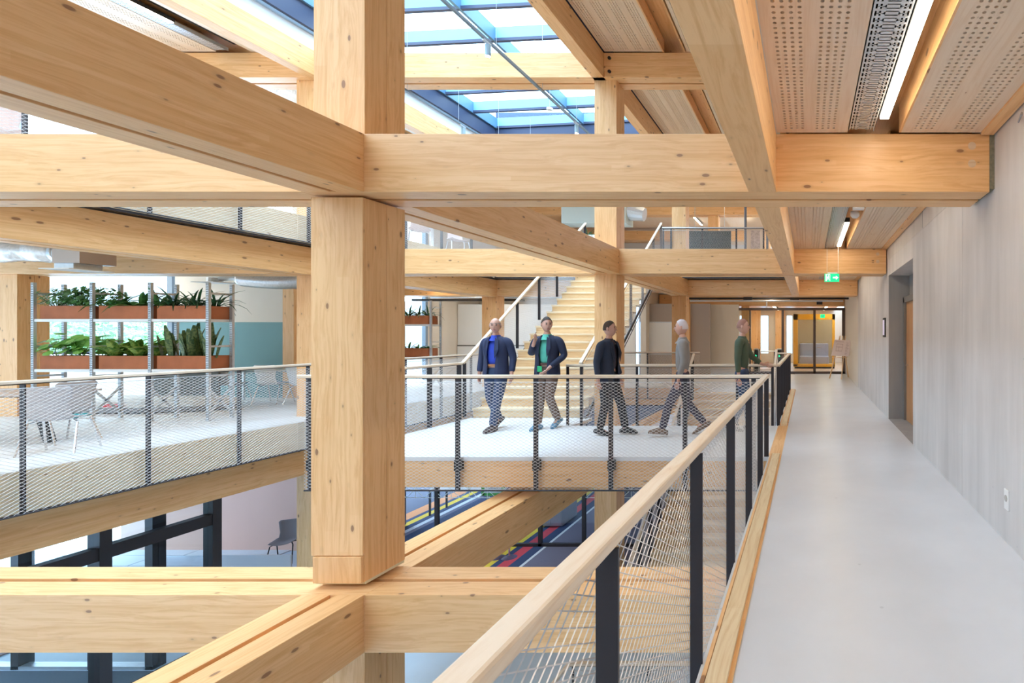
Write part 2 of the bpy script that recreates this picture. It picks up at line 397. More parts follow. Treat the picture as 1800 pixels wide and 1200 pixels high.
# concrete wall with the door recess
struct(MB().box(-3.4, 2.1, -4.2, -4.0, -4, 7.2).box(-19, -3.4, -4.2, -4.0, -4, 5.3).build('wall_rear_light_block', CREAM))  # unseen rear wall added to hold back sky light behind the camera
wl = struct(MB().box(1.479, 1.9, -4, 7.20, -.1, 7).box(1.479, 1.9, 7.20, 9.38, 2.62, 7).box(1.479, 1.9, 9.38, 15.1, -.1, 7).build('wall_right', CONC))
struct(MB().box(1.479, 1.9, 15.1, 21, -.1, 7).build('wall_back_right', CREAM))
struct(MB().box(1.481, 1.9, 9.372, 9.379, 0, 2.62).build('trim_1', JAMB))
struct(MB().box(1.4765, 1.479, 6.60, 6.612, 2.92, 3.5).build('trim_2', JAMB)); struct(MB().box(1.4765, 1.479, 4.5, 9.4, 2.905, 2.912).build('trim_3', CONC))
for i, y in enumerate((1.6, 4.9)): struct(MB().box(1.4770, 1.479, y, y+.006, 0, 3.4).build('trim_%d' % (4+i), CONC))
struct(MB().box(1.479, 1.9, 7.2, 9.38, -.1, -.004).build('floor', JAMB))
dd = struct(link('door_1', None))
DOORM = wood('orange_door_veneer', 'z', (.55, .30, .14), knots=.1)
FRG = plain('grey_door_frame', (.20, .19, .18), .5)
MB().box(1.78, 1.84, 7.25, 9.24, 0, 2.12).build('leaf', DOORM, dd)
MB().box(1.74, 1.86, 9.24, 9.37, 0, 2.2).box(1.74, 1.86, 7.2, 9.37, 2.12, 2.22).box(1.74, 1.86, 7.2, 7.25, 0, 2.2).build('frame', FRG, dd)
MB().tube([(1.78, 9.1, 1.0), (1.73, 9.1, 1.0), (1.73, 8.98, 1.0)], .011).build('handle', CHROME, dd)
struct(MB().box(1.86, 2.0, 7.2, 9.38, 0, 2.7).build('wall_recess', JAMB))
struct(MB().box(1.9, 2.05, -4, 21, -4, -.1).build('wall_lower_right', CONC))
# ground floor and back walls
struct(MB().box(-16.5, -11.0, 12.3, 12.5, -3.65, -.5).build('wall_pink', PINK))
struct(MB().box(-11.0, -10.85, 12.25, 12.5, -3.65, -.5).build('trim_6', WZ))
# the teal and cream partition with its window on the first floor
struct(MB().box(-15.45, -12.72, 12.5, 12.65, 1.84, 3.18).build('wall_cream', CREAM))
struct(MB().box(-15.45, -12.72, 12.5, 12.65, 0, 1.838).build('wall_teal', TEAL))
struct(MB().box(-12.72, -12.45, 12.4, 12.7, 0, 3.18).build('trim_7', WZ))
struct(MB().box(-19, -15.45, 12.5, 12.65, 0, 1.10).build('wall_parapet', WHITE))
wn = struct(link('window_1', None))
FRB = plain('blue_grey_window_frame', (.25, .31, .38), .5)
MB().box(-19, -15.62, 12.55, 12.56, 1.10, 3.18).build('pane', GL, wn)
MB().box(-15.62, -15.50, 12.48, 12.62, 1.08, 3.18).box(-19, -15.6, 12.5, 12.62, 1.06, 1.12).build('window_frame', FRB, wn)
g = struct(link('window_9', None))  # upper row partly in view; lower row added to let sky light in
for z0, z1 in ((.02, 3.1), (3.67, 6.9)):
    y = -1.9
    while y < 12.4: MB().box(-19.1, -19.0, y, y+.08, z0, z1).build('mullion', FRB, g); MB().box(-19.05, -19.04, y+.08, y+2.3, z0, z1).build('pane', GL, g); y += 2.38
# far wall beyond the stair
struct(MB().box(-12.6, -8.2, 19.6, 19.8, 0, 3.18).build('wall_back', CREAM))
struct(MB().box(-12.75, -12.6, 12.66, 15.4, 0, 3.18).box(-12.75, -12.6, 16.95, 19.8, 0, 3.18).box(-12.75, -12.6, 12.66, 15.4, 3.65, 7.1).box(-12.75, -12.6, 16.95, 31, 3.65, 7.1).build('wall_side', CREAM))
wn = struct(link('window_2', None))
for z0, z1 in ((.05, 3.1), (3.68, 6.9)):
    MB().box(-12.7, -12.58, 16.85, 16.95, z0, z1).box(-12.7, -12.58, 15.4, 15.5, z0, z1).build('window_frame', FRB, wn); MB().box(-12.66, -12.65, 15.5, 16.85, z0, z1).build('pane', GL, wn)
struct(MB().box(-12.58, -8.1, 18.4, 18.5, 1.15, 2.62).build('wall_screen', WHITE)); struct(MB().box(-12.58, -8.1, 18.38, 18.5, 0, 1.12).build('wall_screen_low', WHITE))
struct(MB().box(-12.58, -8.1, 18.37, 18.42, 1.12, 1.15).build('trim_8', STEEL)); struct(MB().box(-8.1, -6.4, 19.0, 19.1, 0, 2.8).build('wall_middle', WHITE))
struct(MB().box(-6.4, -3.7, 19.4, 19.5, 0, 2.7).build('wall_taupe', plain('taupe_paint', (.42, .35, .30), .8)))
wb = thing('whiteboard', 'large white board on the taupe wall behind the stair', 'whiteboard', (-5.6, 19.38, 1.1))
MB().box(-6.35, -4.75, 19.35, 19.39, .82, 1.98).build('panel', WHITE, wb); MB().box(-6.4, -4.7, 19.37, 19.395, .78, 2.02).build('frame', ALU, wb)
struct(MB().box(-4.6, -4.45, 19.3, 19.5, 0, 2.7).build('trim_9', WZ))
struct(MB().box(-4.45, -2.7, 19.9, 20.1, 0, 2.7).build('wall_cream_far', CREAM))
UP0 = plain('roof_light_block', (.7, .7, .7), .7)
# ceilings: plain timber boards above the perforated panels
struct(MB().box(-19, BX-.24, -2, 12.65, 3.14, 3.17).box(-12.6, BX-.24, 12.65, 19.8, 3.14, 3.17).build('ceiling', WP))
struct(MB().box(-8.9, -.3, 15.5, 19.8, 3.14, 3.17).build('ceiling', WP))
struct(MB().box(-.25, 1.479, -4, 20, 3.36, 3.41).build('ceiling', WY))
struct(MB().box(-19, BX-.3, -3, 12.65, 7.06, 7.2).box(-12.6, BX-.3, 12.65, 31, 7.06, 7.2).build('ceiling', WY))
struct(MB().box(-3.80, 1.478, -3, 31, 7.06, 7.2).build('ceiling', WY))
struct(MB().box(BX-.3, -3.8, 15.4, 31, 6.95, 7.15).build('ceiling', WP)); struct(MB().box(-9.4, -3.7, -4.2, 1.2, 8.7, 8.85).build('ceiling', UP0))  # last slab is added over the rear skylight, unseen, to block its light
struct(MB().box(-19, 1.6, 31, 31.2, 3.6, 7.2).build('wall_far_end', WHITE))

# ------------------------------------------------------------ perforated panels, trays and lamps
PERF = {}
def perf_mesh(w, ln, groups, pitch=.0431, r=.0105, th=.10):
    key = (round(w, 3), round(ln, 3), tuple(groups), pitch)
    if key in PERF: return PERF[key]
    m = MB(); cols = sorted(x for g in groups for x in g)
    rows = int((ln-.10)/pitch); y_off = .05 + ((ln-.10)-rows*pitch)/2
    bands = [(c-pitch/2, c+pitch/2) for c in cols]; x = 0
    for a, b in bands:
        if a > x+1e-4: m.add([(x,0,0),(a,0,0),(a,ln,0),(x,ln,0)], [(0,3,2,1)])
        m.add([(a,0,0),(b,0,0),(b,y_off,0),(a,y_off,0)], [(0,3,2,1)])
        y2 = y_off+rows*pitch; m.add([(a,y2,0),(b,y2,0),(b,ln,0),(a,ln,0)], [(0,3,2,1)])
        x = b
    m.add([(x,0,0),(w,0,0),(w,ln,0),(x,ln,0)], [(0,3,2,1)])
    h = pitch/2; outer = [(h,0),(h,h),(0,h),(-h,h),(-h,0),(-h,-h),(0,-h),(h,-h)]
    inner = [(r*math.cos(k*math.pi/4), r*math.sin(k*math.pi/4)) for k in range(8)]
    F = [(k, k+8, (k+1) % 8+8, (k+1) % 8) for k in range(8)] + [(k+8, k+16, (k+1) % 8+16, (k+1) % 8+8) for k in range(8)]
    for c in cols:
        for i in range(rows):
            y = y_off+(i+.5)*pitch
            m.add([(c+a, y+b, 0) for a, b in outer] + [(c+a, y+b, 0) for a, b in inner] + [(c+a, y+b, .018) for a, b in inner], F)
    m.add([(0,0,0),(w,0,0),(w,ln,0),(0,ln,0),(0,0,th),(w,0,th),(w,ln,th),(0,ln,th)], [(0,1,5,4),(1,2,6,5),(2,3,7,6),(3,0,4,7)])
    b = MB().box(.002, w-.002, .002, ln-.002, .016, .05)
    PERF[key] = (m.mesh('perforated_board', WP), b.mesh('absorber', DARKB)); return PERF[key]
def panel(x0, x1, y0, y1, z, groups, label, group, th=.10):
    t = thing('acoustic_panel', label, 'panel', (x0, y0, z), group=group, kind='thing')
    a, b = perf_mesh(x1-x0, y1-y0, groups, th=th); link('perforated_board', a, t); link('absorber', b, t); return t
P4 = lambda c: tuple(c+(k-1.5)*.0431 for k in range(4))
ZC = 3.14
bays = [(-1.0, 4.04, 'nearest the camera'), (4.56, 9.52, 'between the first and second cross beams'), (10.03, 15.0, 'beyond the exit sign')]
for y0, y1, wh in bays:
    panel(-.245, .312, y0, y1, ZC, [P4(.14), P4(.38)], 'narrow perforated timber panel left of the cable tray %s' % wh, 'perforated panels over the corridor')
    panel(.735, 1.365, y0, y1, ZC, [P4(.16), P4(.47)], 'perforated timber panel beside the concrete wall %s' % wh, 'perforated panels over the corridor')
    struct(MB().box(1.365, 1.465, y0, y1, ZC-.02, ZC+.12).build('trim_10', WY))
    struct(MB().box(.72, .735, y0, y1, ZC, ZC+.23).build('trim_11', WY))
TRAY = {}
def tray(x0, x1, y0, y1, z, label, grp):
    w, ln = round(x1-x0, 3), round(y1-y0, 3)
    if (w, ln) not in TRAY:
        m = MB(); p = .055; n = int(ln/p); q = lambda a, b, c, d: m.box(a*w, b*w, c, d, 0, .002)
        for i in range(n):
            y = i*p
            q(0, 1, y, y+.016)
            for a, b in ((0, .07), (.12, .18), (.23, .30), (.70, .77), (.82, .88), (.93, 1)): q(a, b, y+.016, y+p)
            q(.30, .70, y+.024, y+.046); q(.30, .34, y+.016, y+p); q(.66, .70, y+.016, y+p)
            q(.12, .30, y+.034, y+.040); q(.70, .88, y+.034, y+.040)
        m2 = MB().box(0, .004, 0, ln, 0, .06).box(w-.004, w, 0, ln, 0, .06)
        TRAY[(w, ln)] = (m.mesh('slotted_base', ALU), m2.mesh('side_rail', ALU), MB().box(.01, w-.01, 0, ln, .03, .05).mesh('dark_backing', DARKB))  # third mesh is a near-black sheet behind the slots
    t = thing('cable_tray', label, 'cable tray', (x0, y0, z), group=grp)
    for nm, me in zip(('slotted_base', 'side_rail', 'dark_backing'), TRAY[(w, ln)]): link(nm, me, t)
def lamp(x0, x1, y0, y1, z, label, grp, hang=None):
    t = thing('linear_lamp', label, 'lamp', (x0, y0, z), group=grp)
    MB().box(x0-.006, x1+.006, y0-.01, y1+.01, z+.004, z+.07).build('housing', BLACK, t)
    MB().box(x0, x1, y0, y1, z-.012, z+.004).build('diffuser', LAMP, t)
    if hang: MB().tube([(x0+.03, y0+.3, z+.06), (x0+.03, y0+.3, hang)], .004, 5).tube([(x0+.03, y1-.3, z+.06), (x0+.03, y1-.3, hang)], .004, 5).build('hanging_wire', CABLE, t)
tray(.318, .520, -1, 4.04, ZC+.01, 'slotted steel cable tray nearest the camera over the corridor', 'cable trays')
tray(.318, .520, 4.56, 9.52, ZC+.01, 'slotted steel cable tray behind the first cross beam', 'cable trays')
tray(.318, .520, 10.03, 15.0, ZC+.01, 'slotted steel cable tray beyond the exit sign', 'cable trays')
lamp(.533, .597, -.6, 3.78, ZC+.01, 'long bright strip lamp over the corridor nearest the camera', 'strip lamps')
lamp(.533, .597, 4.8, 6.05, ZC+.01, 'strip lamp end just behind the first cross beam', 'strip lamps')
lamp(.533, .597, 7.35, 9.3, ZC+.01, 'short bright strip lamp behind the white detector', 'strip lamps')
lamp(.533, .597, 10.6, 14.4, ZC+.01, 'strip lamp over the corridor beyond the exit sign', 'strip lamps')
dt = thing('smoke_detector', 'white round detector between the two corridor strip lamps', 'detector', (.62, 6.8, 3.1))
MB().tube([(.62, 6.75, 3.16), (.62, 6.75, 3.11), (.62, 6.75, 3.08)], [.06, .06, .035], 16).build('head', WHITE, dt, smooth=True)
MB().box(.56, .70, 6.32, 6.42, 3.10, 3.15).build('bracket', WHITE, dt)
# roof ceiling panels right and left of the skylight
ZR = 6.80
n = 0
for bi, (y0, y1) in enumerate(((3.2, 9.52), (10.03, 15.0), (15.51, 20.48), (21.0, 25.9))):
    for (a, b) in ((-3.78, -2.70), (-2.25, -1.17), (-.70, .38)):
        if bi > 1 and a > -.8: pass
        g = [P4(.13), P4(.40), P4(.67), P4(.94)]
        if bi < 2: panel(a, b, y0, y1, ZR, g, ['roof panel of perforated timber before the bolted roof beam', 'roof panel of perforated timber behind the bolted roof beam'][bi] + (', next to the skylight beam' if a < -3 else ', second from the skylight' if a < -2 else ', third from the skylight'), 'perforated roof panels', .20)
        else:
            t = tag(MB().box(a, b, y0, y1, ZR, ZR+.1).build('ceiling_panel', WP), 'plain timber ceiling panel of the upper floor, %s bay, %s' % (['third', 'fourth'][bi-2], 'left' if a < -3 else 'middle' if a < -2 else 'right'), 'panel', 'far roof panels', 'thing')
        struct(MB().box(b+.005, b+.03, y0, y1, ZR-.02, ZR+.22).box(b+.40, b+.43, y0, y1, ZR-.02, ZR+.22).build('trim_12', WY))
    if bi > 1:
        for a in (-5.2, -2.6, -.4): lamp(a, a+.08, y0+.8, y1-1.0, ZR-.05+(.1 if a < -5 else 0), 'strip lamp under the far upper ceiling, %s bay, %s' % (['nearer', 'farther'][bi-2], 'left' if a < -5 else 'middle' if a < -2 else 'right'), 'far strip lamps', 7.07)
for bi, (y0, y1) in enumerate(((3.2, 9.52), (10.03, 15.0))):
    panel(-12.5, -11.0, y0, y1, ZR, [P4(.2), P4(.6), P4(1.0), P4(1.35)], ['wide perforated roof panel left of the strip lamp', 'perforated roof panel glimpsed behind the upper column'][bi], 'perforated roof panels', .2)
    panel(-10.35, -9.40, y0, y1, ZR, [P4(.2), P4(.55)], ['narrow perforated roof panel between lamp and skylight beam', 'narrow perforated roof panel beyond the left roof beam'][bi], 'perforated roof panels', .2)
tray(-10.98, -10.75, 3.2, 9.5, ZR, 'slotted cable tray beside the upper left strip lamp', 'cable trays')
lamp(-10.72, -10.65, 3.2, 8.6, ZR-.02, 'strip lamp high at the upper left beside a tray', 'strip lamps')
struct(MB().box(-10.65, -10.37, 3.2, 9.5, ZR+.12, ZR+.16).build('trim_13', DARKB))
for y in (6.37, 6.48):
    pass
# bolts of the roof beam
for z in (6.43, 6.68):
    tag(MB().tube([(-3.69, 9.53, z), (-3.69, 9.505, z)], .03, 12).build('bolt', BLACK), 'dark bolt head in the roof beam, %s one' % ('lower' if z < 6.5 else 'upper'), 'bolt', 'bolts in the roof beam')
# round plugs in the first cross beams near the wall
for yb, w in ((4.055, 'nearest'), (9.53, 'second')):
    for z, zz in ((2.90, 'lower'), (3.04, 'upper')):
        tag(MB().tube([(1.30, yb+.001, z), (1.30, yb-.002, z)], .032, 16).build('timber_plug', wood('plug_wood', 'x', (.80, .62, .45), knots=0)), '%s pale round plug near the wall end of the %s cross beam' % (zz, w), 'plug', 'plugs in the cross beams')

# ------------------------------------------------------------ skylight
sk = thing('skylight', 'glazed skylight with blue fins over the atrium', 'skylight', (-6.5, 9, 6.8), kind='thing')
zf = lambda x: 7.48+.05*(x+9)
UP = plain('white_upstand', (.80, .82, .82), .6)
MB().box(-9.34, -9.14, -2, 15, 6.79, 7.10).build('upstand_board', UP, sk)
MB().box(-9.30, -9.02, -4, 15, 7.10, 7.8).build('upstand', NAVY, sk)
MB().box(-9.02, -3.82, 14.8, 15.0, 6.79, 7.95).build('upstand', NAVY, sk)
MB().box(-4.0, -3.8, -4, 15, 6.79, 8.0).build('upstand', NAVY, sk)
def sl(m, x0, x1, y0, y1, a, b):
    m.add([(x0,y0,zf(x0)+a),(x1,y0,zf(x1)+a),(x1,y1,zf(x1)+a),(x0,y1,zf(x0)+a),(x0,y0,zf(x0)+b),(x1,y0,zf(x1)+b),(x1,y1,zf(x1)+b),(x0,y1,zf(x0)+b)],
          [(0,3,2,1),(4,5,6,7),(0,1,5,4),(1,2,6,5),(2,3,7,6),(3,0,4,7)]); return m
ys = [14.78-1.045*k for k in range(13)]
for y in ys:
    sl(MB(), -9.02, -3.85, y, y+.03, .06, .30).build('fin', FIN, sk)
    sl(MB(), -9.02, -3.85, y-.02, y+.05, 0, .06).build('flange', NAVY, sk)
for x in (-9.0, -6.5, -4.0):
    m = MB(); m.add([(x-.03,2,zf(x)),(x+.03,2,zf(x)),(x+.03,14.8,zf(x)),(x-.03,14.8,zf(x)),(x-.03,2,zf(x)+.3),(x+.03,2,zf(x)+.3),(x+.03,14.8,zf(x)+.3),(x-.03,14.8,zf(x)+.3)],
          [(0,3,2,1),(4,5,6,7),(0,1,5,4),(1,2,6,5),(2,3,7,6),(3,0,4,7)]); m.build('rafter', plain('blue_steel', (.10, .22, .36), .5), sk)
for i in range(len(ys)-1):
    for xa, xb in ((-9.0, -6.5), (-6.5, -3.9)):
        sl(MB(), xa+.04, xb-.04, ys[i+1]+.04, ys[i], .31, .322).build('pane', GL, sk)
# suspended spot tracks
def track(x, lb, spots):
    t = thing('light_track', lb, 'light track', (x, 8, 6.4))
    MB().box(x-.022, x+.022, 2.2, 14.2, 6.18, 6.22).build('rail', plain('track_steel', (.16, .22, .28), .4), t)
    m = MB(); y = 4.
    while y < 14.3: m.tube([(x, y, 6.2), (x, y, 7.5)], .004, 4); y += 1.45
    m.build('hanging_wire', CABLE, t)
    for y, l2 in spots:
        s = thing('spotlight', l2, 'spotlight', (x, y, 6.3))
        MB().box(x-.02, x+.02, y-.12, y+.06, 6.15, 6.18).build('adapter', ALU, s)
        MB().tube([(x, y, 6.14), (x, y, 5.96)], .042, 14).build('barrel', plain('spot_grey', (.30, .42, .5), .4), s)
        MB().tube([(x, y, 5.965), (x, y, 5.955)], .036, 14).build('lens', LAMP, s)
track(-5.08, 'thin suspended spot track crossing the skylight diagonally', [(8.13, 'cylinder spotlight high in front of the skylight fins'), (11.25, 'cylinder spotlight near the stair column under the skylight')])
track(-7.67, 'suspended spot track along the left skylight edge', [(11.4, 'dark cylinder spotlight near the left skylight edge')])
t = thing('roof_sensor', 'small white sensor hanging under the skylight', 'sensor', (-6.0, 11, 6.5)); MB().tube([(-6.2, 12.3, 6.98), (-6.2, 12.3, 6.93)], .07, 12).build('head', WHITE, t); MB().tube([(-6.2, 12.3, 6.98), (-6.2, 12.3, 7.6)], .006, 5).build('stem', CABLE, t)

# ------------------------------------------------------------ railings with wire net
def net(P, W_, H_, cw=.072, ch=.040, r=.0017):
    m = MB(); k = cw/ch
    for sgn in (1, -1):
        s = -H_*k if sgn > 0 else 0.
        s -= s % cw if sgn > 0 else 0
        end = W_ if sgn > 0 else W_+H_*k
        while s < end:
            # line: x = s + sgn*k*t
            t0, t1 = 0., H_
            xa, xb = s, s+sgn*k*H_
            if sgn > 0:
                if xa < 0: t0 = -s/k
                if xb > W_: t1 = (W_-s)/k
            else:
                if xa > W_: t0 = (s-W_)/k
                if xb < 0: t1 = s/k
            if t1 > t0+.01: m.tube([P(s+sgn*k*t0, t0), P(s+sgn*k*t1, t1)], r, 3, cap=False)
            s += cw
    return m
def railing(name, label, a, b, za, zb, drop, posts, side, rail=.04, rw=.064, slope=False, r=.0017, postw=.058, wood_m=None, clamp=None, ext=(0, 0), foot=None, flat=False):
    """a, b: plan ends; za, zb: floor heights at the ends; drop: how far below the floor the net reaches; side: plan offset of the net"""
    A, B = Vector((*a, za)), Vector((*b, zb)); D = B-A; L = math.hypot(D.x, D.y); d = D/L; h = Vector((d.x, d.y, 0)); nrm = Vector((h.y, -h.x, 0))
    t = thing(name, label, 'railing', tuple((A+B)/2), kind='thing')
    up = Vector((0, 0, 1)); T = 1.02
    along_x = abs(h.x) > abs(h.y)
    MB().bar(A+up*T-d*ext[0], B+up*T+d*ext[1], rw, rail).build('handrail', wood_m or (WR if along_x else WRY), t, .009, smooth=False)
    MB().bar(A+up*(T-.026), B+up*(T-.026), .035, .008).build('flat_bar', STEEL, t)
    for p in posts:
        q = A+d*p; f = q-up*(drop if foot is None else foot)
        m = MB(); pa, pb = (postw/2, .006) if flat else (.006, postw/2); m.add([q+h*e*pa+nrm*s*pb+up*z for z in (0,) for e, s in ((-1,-1),(1,-1),(1,1),(-1,1))], [])
        c = m.v; m.v = []; top = T-.03
        lo = [(x, y, f.z) for x, y, z in c]; hi = [(x, y, q.z+top) for x, y, z in c]
        m.add(lo+hi, [(0,3,2,1),(4,5,6,7),(0,1,5,4),(1,2,6,5),(2,3,7,6),(3,0,4,7)]).build('post', STEEL, t)
        if clamp:
            n2 = nrm*side
            MB().box(*(lambda c0: (c0.x-.035-0*n2.x, c0.x+.045, c0.y-.02, c0.y+.07, c0.z-.16, c0.z-.03))(q)).build('bracket', BLACK, t)
    off = nrm*side*.036
    P = lambda s, z: A+d*s+off+up*(z-drop)
    H_ = T-.07+drop
    net(P, L, H_, r=r).build('wire_net', NET, t, kind='stuff')
    MB().tube([P(0, H_), P(L, H_)], .004, 6).build('cable', CABLE, t)
    MB().tube([P(0, 0), P(L, 0)], .010, 6).build('bottom_rod', STEEL, t)
    return t
near = [1.336-0.2+1.07*k for k in range(-1, 5)]
railing('corridor_railing', 'long railing beside the camera with a pale wooden handrail', (-.524, .05), (-.524, 6.5), 0, 0, .42, [.2, 1.29, 2.36, 3.43, 4.50, 5.58, 6.43], -1, ext=(.0, .04), r=.0019)
railing('corridor_railing', 'short corridor railing beyond the bridge with dark posts close together', (-.50, 8.68), (-.50, 14.15), 0, 0, .42, [.03, 1.1, 2.2, 3.3, 4.4, 5.4], -1)
railing('bridge_railing', 'front railing of the bridge with a straight wooden handrail', (-6.28, 6.42), (-.56, 6.42), 0, 0, .40, [.04, 1.89, 2.87, 3.81, 4.74, 5.60], 1, r=.0022, postw=.058, clamp=True, ext=(.1, 0), flat=True)
railing('bridge_railing', 'rear railing of the bridge behind the blurred walkers', (-4.10, 8.70), (-.53, 8.70), 0, 0, .36, [.02, .25, 1.2, 2.0, 2.9, 3.5], -1, postw=.045, flat=True)
railing('bridge_railing', 'left side railing of the bridge leading to the stair', (-6.28, 6.5), (-6.28, 9.28), 0, 0, .36, [.05, 1.0, 2.0, 2.72], -1, postw=.08)
railing('deck_railing', 'railing along the left deck in front of the planter shelf', (-8.87, 1.0), (-8.87, 14.6), -.01, -.01, .47, [.385+1.1*k for k in range(12)], 1, r=.0022, postw=.06)
railing('deck_railing', 'railing of the upper left deck seen under the big beam', (-8.87, 1.0), (-8.87, 14.5), 3.64, 3.64, .47, [.40+1.1*k for k in range(12)], 1, r=.0022, postw=.06)
railing('deck_railing', 'thin railing along the far deck behind the walkers', (-8.8, 14.70), (-3.1, 14.70), 0, 0, .3, [.3, 1.6, 2.9, 4.2, 5.5], 1, postw=.04, flat=True)
railing('deck_railing', 'upper landing railing in front of the dark hanging screen', (-4.3, 15.05), (-.45, 15.05), 3.65, 3.65, .1, [.05, .28, 1.2, 2.2, 3.0, 3.7], 1, postw=.05, flat=True, wood_m=ALU)
railing('deck_railing', 'short end railing where the lower stair arrives', (-.86, 14.1), (-.52, 14.1), 0, 0, .2, [.1], 1, postw=.03)
SL = .71
railing('stair_railing', 'left stair railing climbing past the balding man', (-6.27, 9.3), (-6.27, 14.45), 0, SL*5.15, .25, [.05, .9, 1.75, 2.65, 3.5, 4.4, 5.1], -1, foot=.0)
railing('stair_railing', 'right stair railing beside the timber column', (-4.13, 9.3), (-4.13, 14.45), 0, SL*5.15, .25, [.05, .75, 1.75, 2.65, 3.5, 4.4, 5.1], 1, foot=.25)
railing('stair_railing', 'black left railing of the lower stair below the bridge', (-3.05, 8.5), (-3.05, 13.7), -3.65, 0, .3, [.2, .8, 1.4, 2.0, 2.8, 3.6, 4.4, 5.0], -1, postw=.09)
railing('stair_railing', 'right railing of the lower stair ending at the corridor', (-.86, 8.6), (-.86, 14.0), -3.65, .1, .3, [.2, 1.1, 2.0, 2.9, 3.8, 4.7, 5.3], 1)
railing('landing_railing', 'ground floor railing with a light handrail seen through the near net', (-3.03, 6.5), (-.7, 6.5), -3.65, -3.65, 0, [.05, 1.0, 1.9], 1, postw=.04)
t = MB().bar((-3.03, 6.5, -2.63), (-3.5, 5.95, -3.2), .05, .035).build('handrail_end', WR); tag(t, 'sloping end of the ground floor handrail', 'handrail')

# kerbs
def kerb(y0, y1, lb):
    t = thing('kerb_board', lb, 'kerb', (-.42, y0, 0), kind='thing')
    MB().box(-.475, -.455, y0, y1, -.05, .03).build('edge_strip', WY, t, .002)
    MB().box(-.452, -.357, y0, y1, -.05, .03).build('board', wood('kerb_wood', 'y', (.84, .68, .45), lam=.5, knots=.4), t, .002)
    MB().box(-.357, -.336, y0, y1, -.01, .008).build('cover_strip', WY, t)
kerb(-1, 6.545, 'pale wooden kerb along the corridor beside the camera')
kerb(8.68, 14.25, 'wooden kerb along the far part of the corridor')

# ------------------------------------------------------------ stairs
def stair(lb, x0, x1, y0, z0, n, rise, run, mat, side=True):
    t = thing('wooden_stair', lb, 'stair', ((x0+x1)/2, y0, z0), kind='thing')
    for k in range(n):
        y = y0+k*run; z = z0+(k+1)*rise
        MB().box(x0, x1, y-.02, y+run+.02, z-.04, z).build('tread', mat, t, .003)
        MB().box(x0+.005, x1-.005, y+.010, y+.030, z-rise, z-.04).build('riser', WSR, t)
    e = Vector((0, n*run, n*rise))
    for x in (x0+.35, x1-.35):
        MB().poly([(x-.03, y0+.03, z0), (x-.03, y0+e.y, z0+e.z-.05), (x-.03, y0+e.y, z0+e.z-.42), (x-.03, y0+.5, z0)], (.06, 0, 0)).build('stringer', WY, t)
    return t
stair('broad wooden stair climbing behind the two men', -6.22, -4.17, 9.5, 0, 21, 3.65/21, .245, WS)
stair('wooden stair rising from the ground floor under the bridge', -3.0, -.9, 8.55, -3.65, 21, 3.65/21, .245, WS)
tag(MB().bar((-4.09, 9.4, -.02), (-4.09, 14.5, 3.56), .02, .07).build('steel_stringer', STEEL), 'dark steel edge along the right side of the upper stair', 'stringer')
# ------------------------------------------------------------ ground floor glazing, carpet, outdoors
MUL = plain('dark_bronze_frame', (.028, .022, .024), .45)
g = struct(link('window_3', None))
for y, w in ((7.1, .13), (8.45, .13), (5.6, .1)): MB().box(-9.98, -9.82, y, y+w, -3.65, -.97).build('mullion', MUL, g)
MB().box(-9.97, -9.83, 3, 8.5, -1.60, -1.42).build('transom', MUL, g); MB().box(-9.97, -9.83, 3, 8.5, -3.65, -3.58).build('bottom_rail', MUL, g)
MB().box(-9.905, -9.895, 3, 8.45, -3.6, -1.6).build('pane', GL, g); MB().box(-9.905, -9.895, 3, 8.45, -1.42, -.97).build('pane', GL, g)
g = struct(link('window_4', None))
for x in (-16.0, -14.2, -12.35, -11.16, -10.27): MB().box(x, x+.12, 7.93, 8.10, -3.65, -.97).build('mullion', MUL, g)
MB().box(-16, -10.15, 7.93, 8.05, -3.65, -3.60).build('bottom_rail', ALU, g); MB().box(-16, -10.15, 8.0, 8.01, -3.6, -.97).build('pane', GL, g)
struct(MB().box(-16, -10.0, 4.5, 7.9, -3.652, -3.645).build('floor_mat', plain('entrance_mat', (.12, .16, .20), .95, noise=.2, nscale=40)))
PAVE = plain('outdoor_paving', (.62, .66, .70), .8, noise=.15, nscale=2)
struct(MB().box(-60, -9.99, 8.1, 60, -3.66, -3.64).build('pavement', PAVE)) if False else None
pv = struct(link('pavement', None))
PR = plain('red_paving', (.50, .27, .24), .8, noise=.15, nscale=2)
for i in range(12):
    for j in range(5):
        x = -24+j*2.2+(i % 2)*.6
        MB().box(x, x+2.17, 8.15+i*.55, 8.67+i*.55, -3.648, -3.63).build('paving_slab', PR if i < 1 else PAVE, pv)
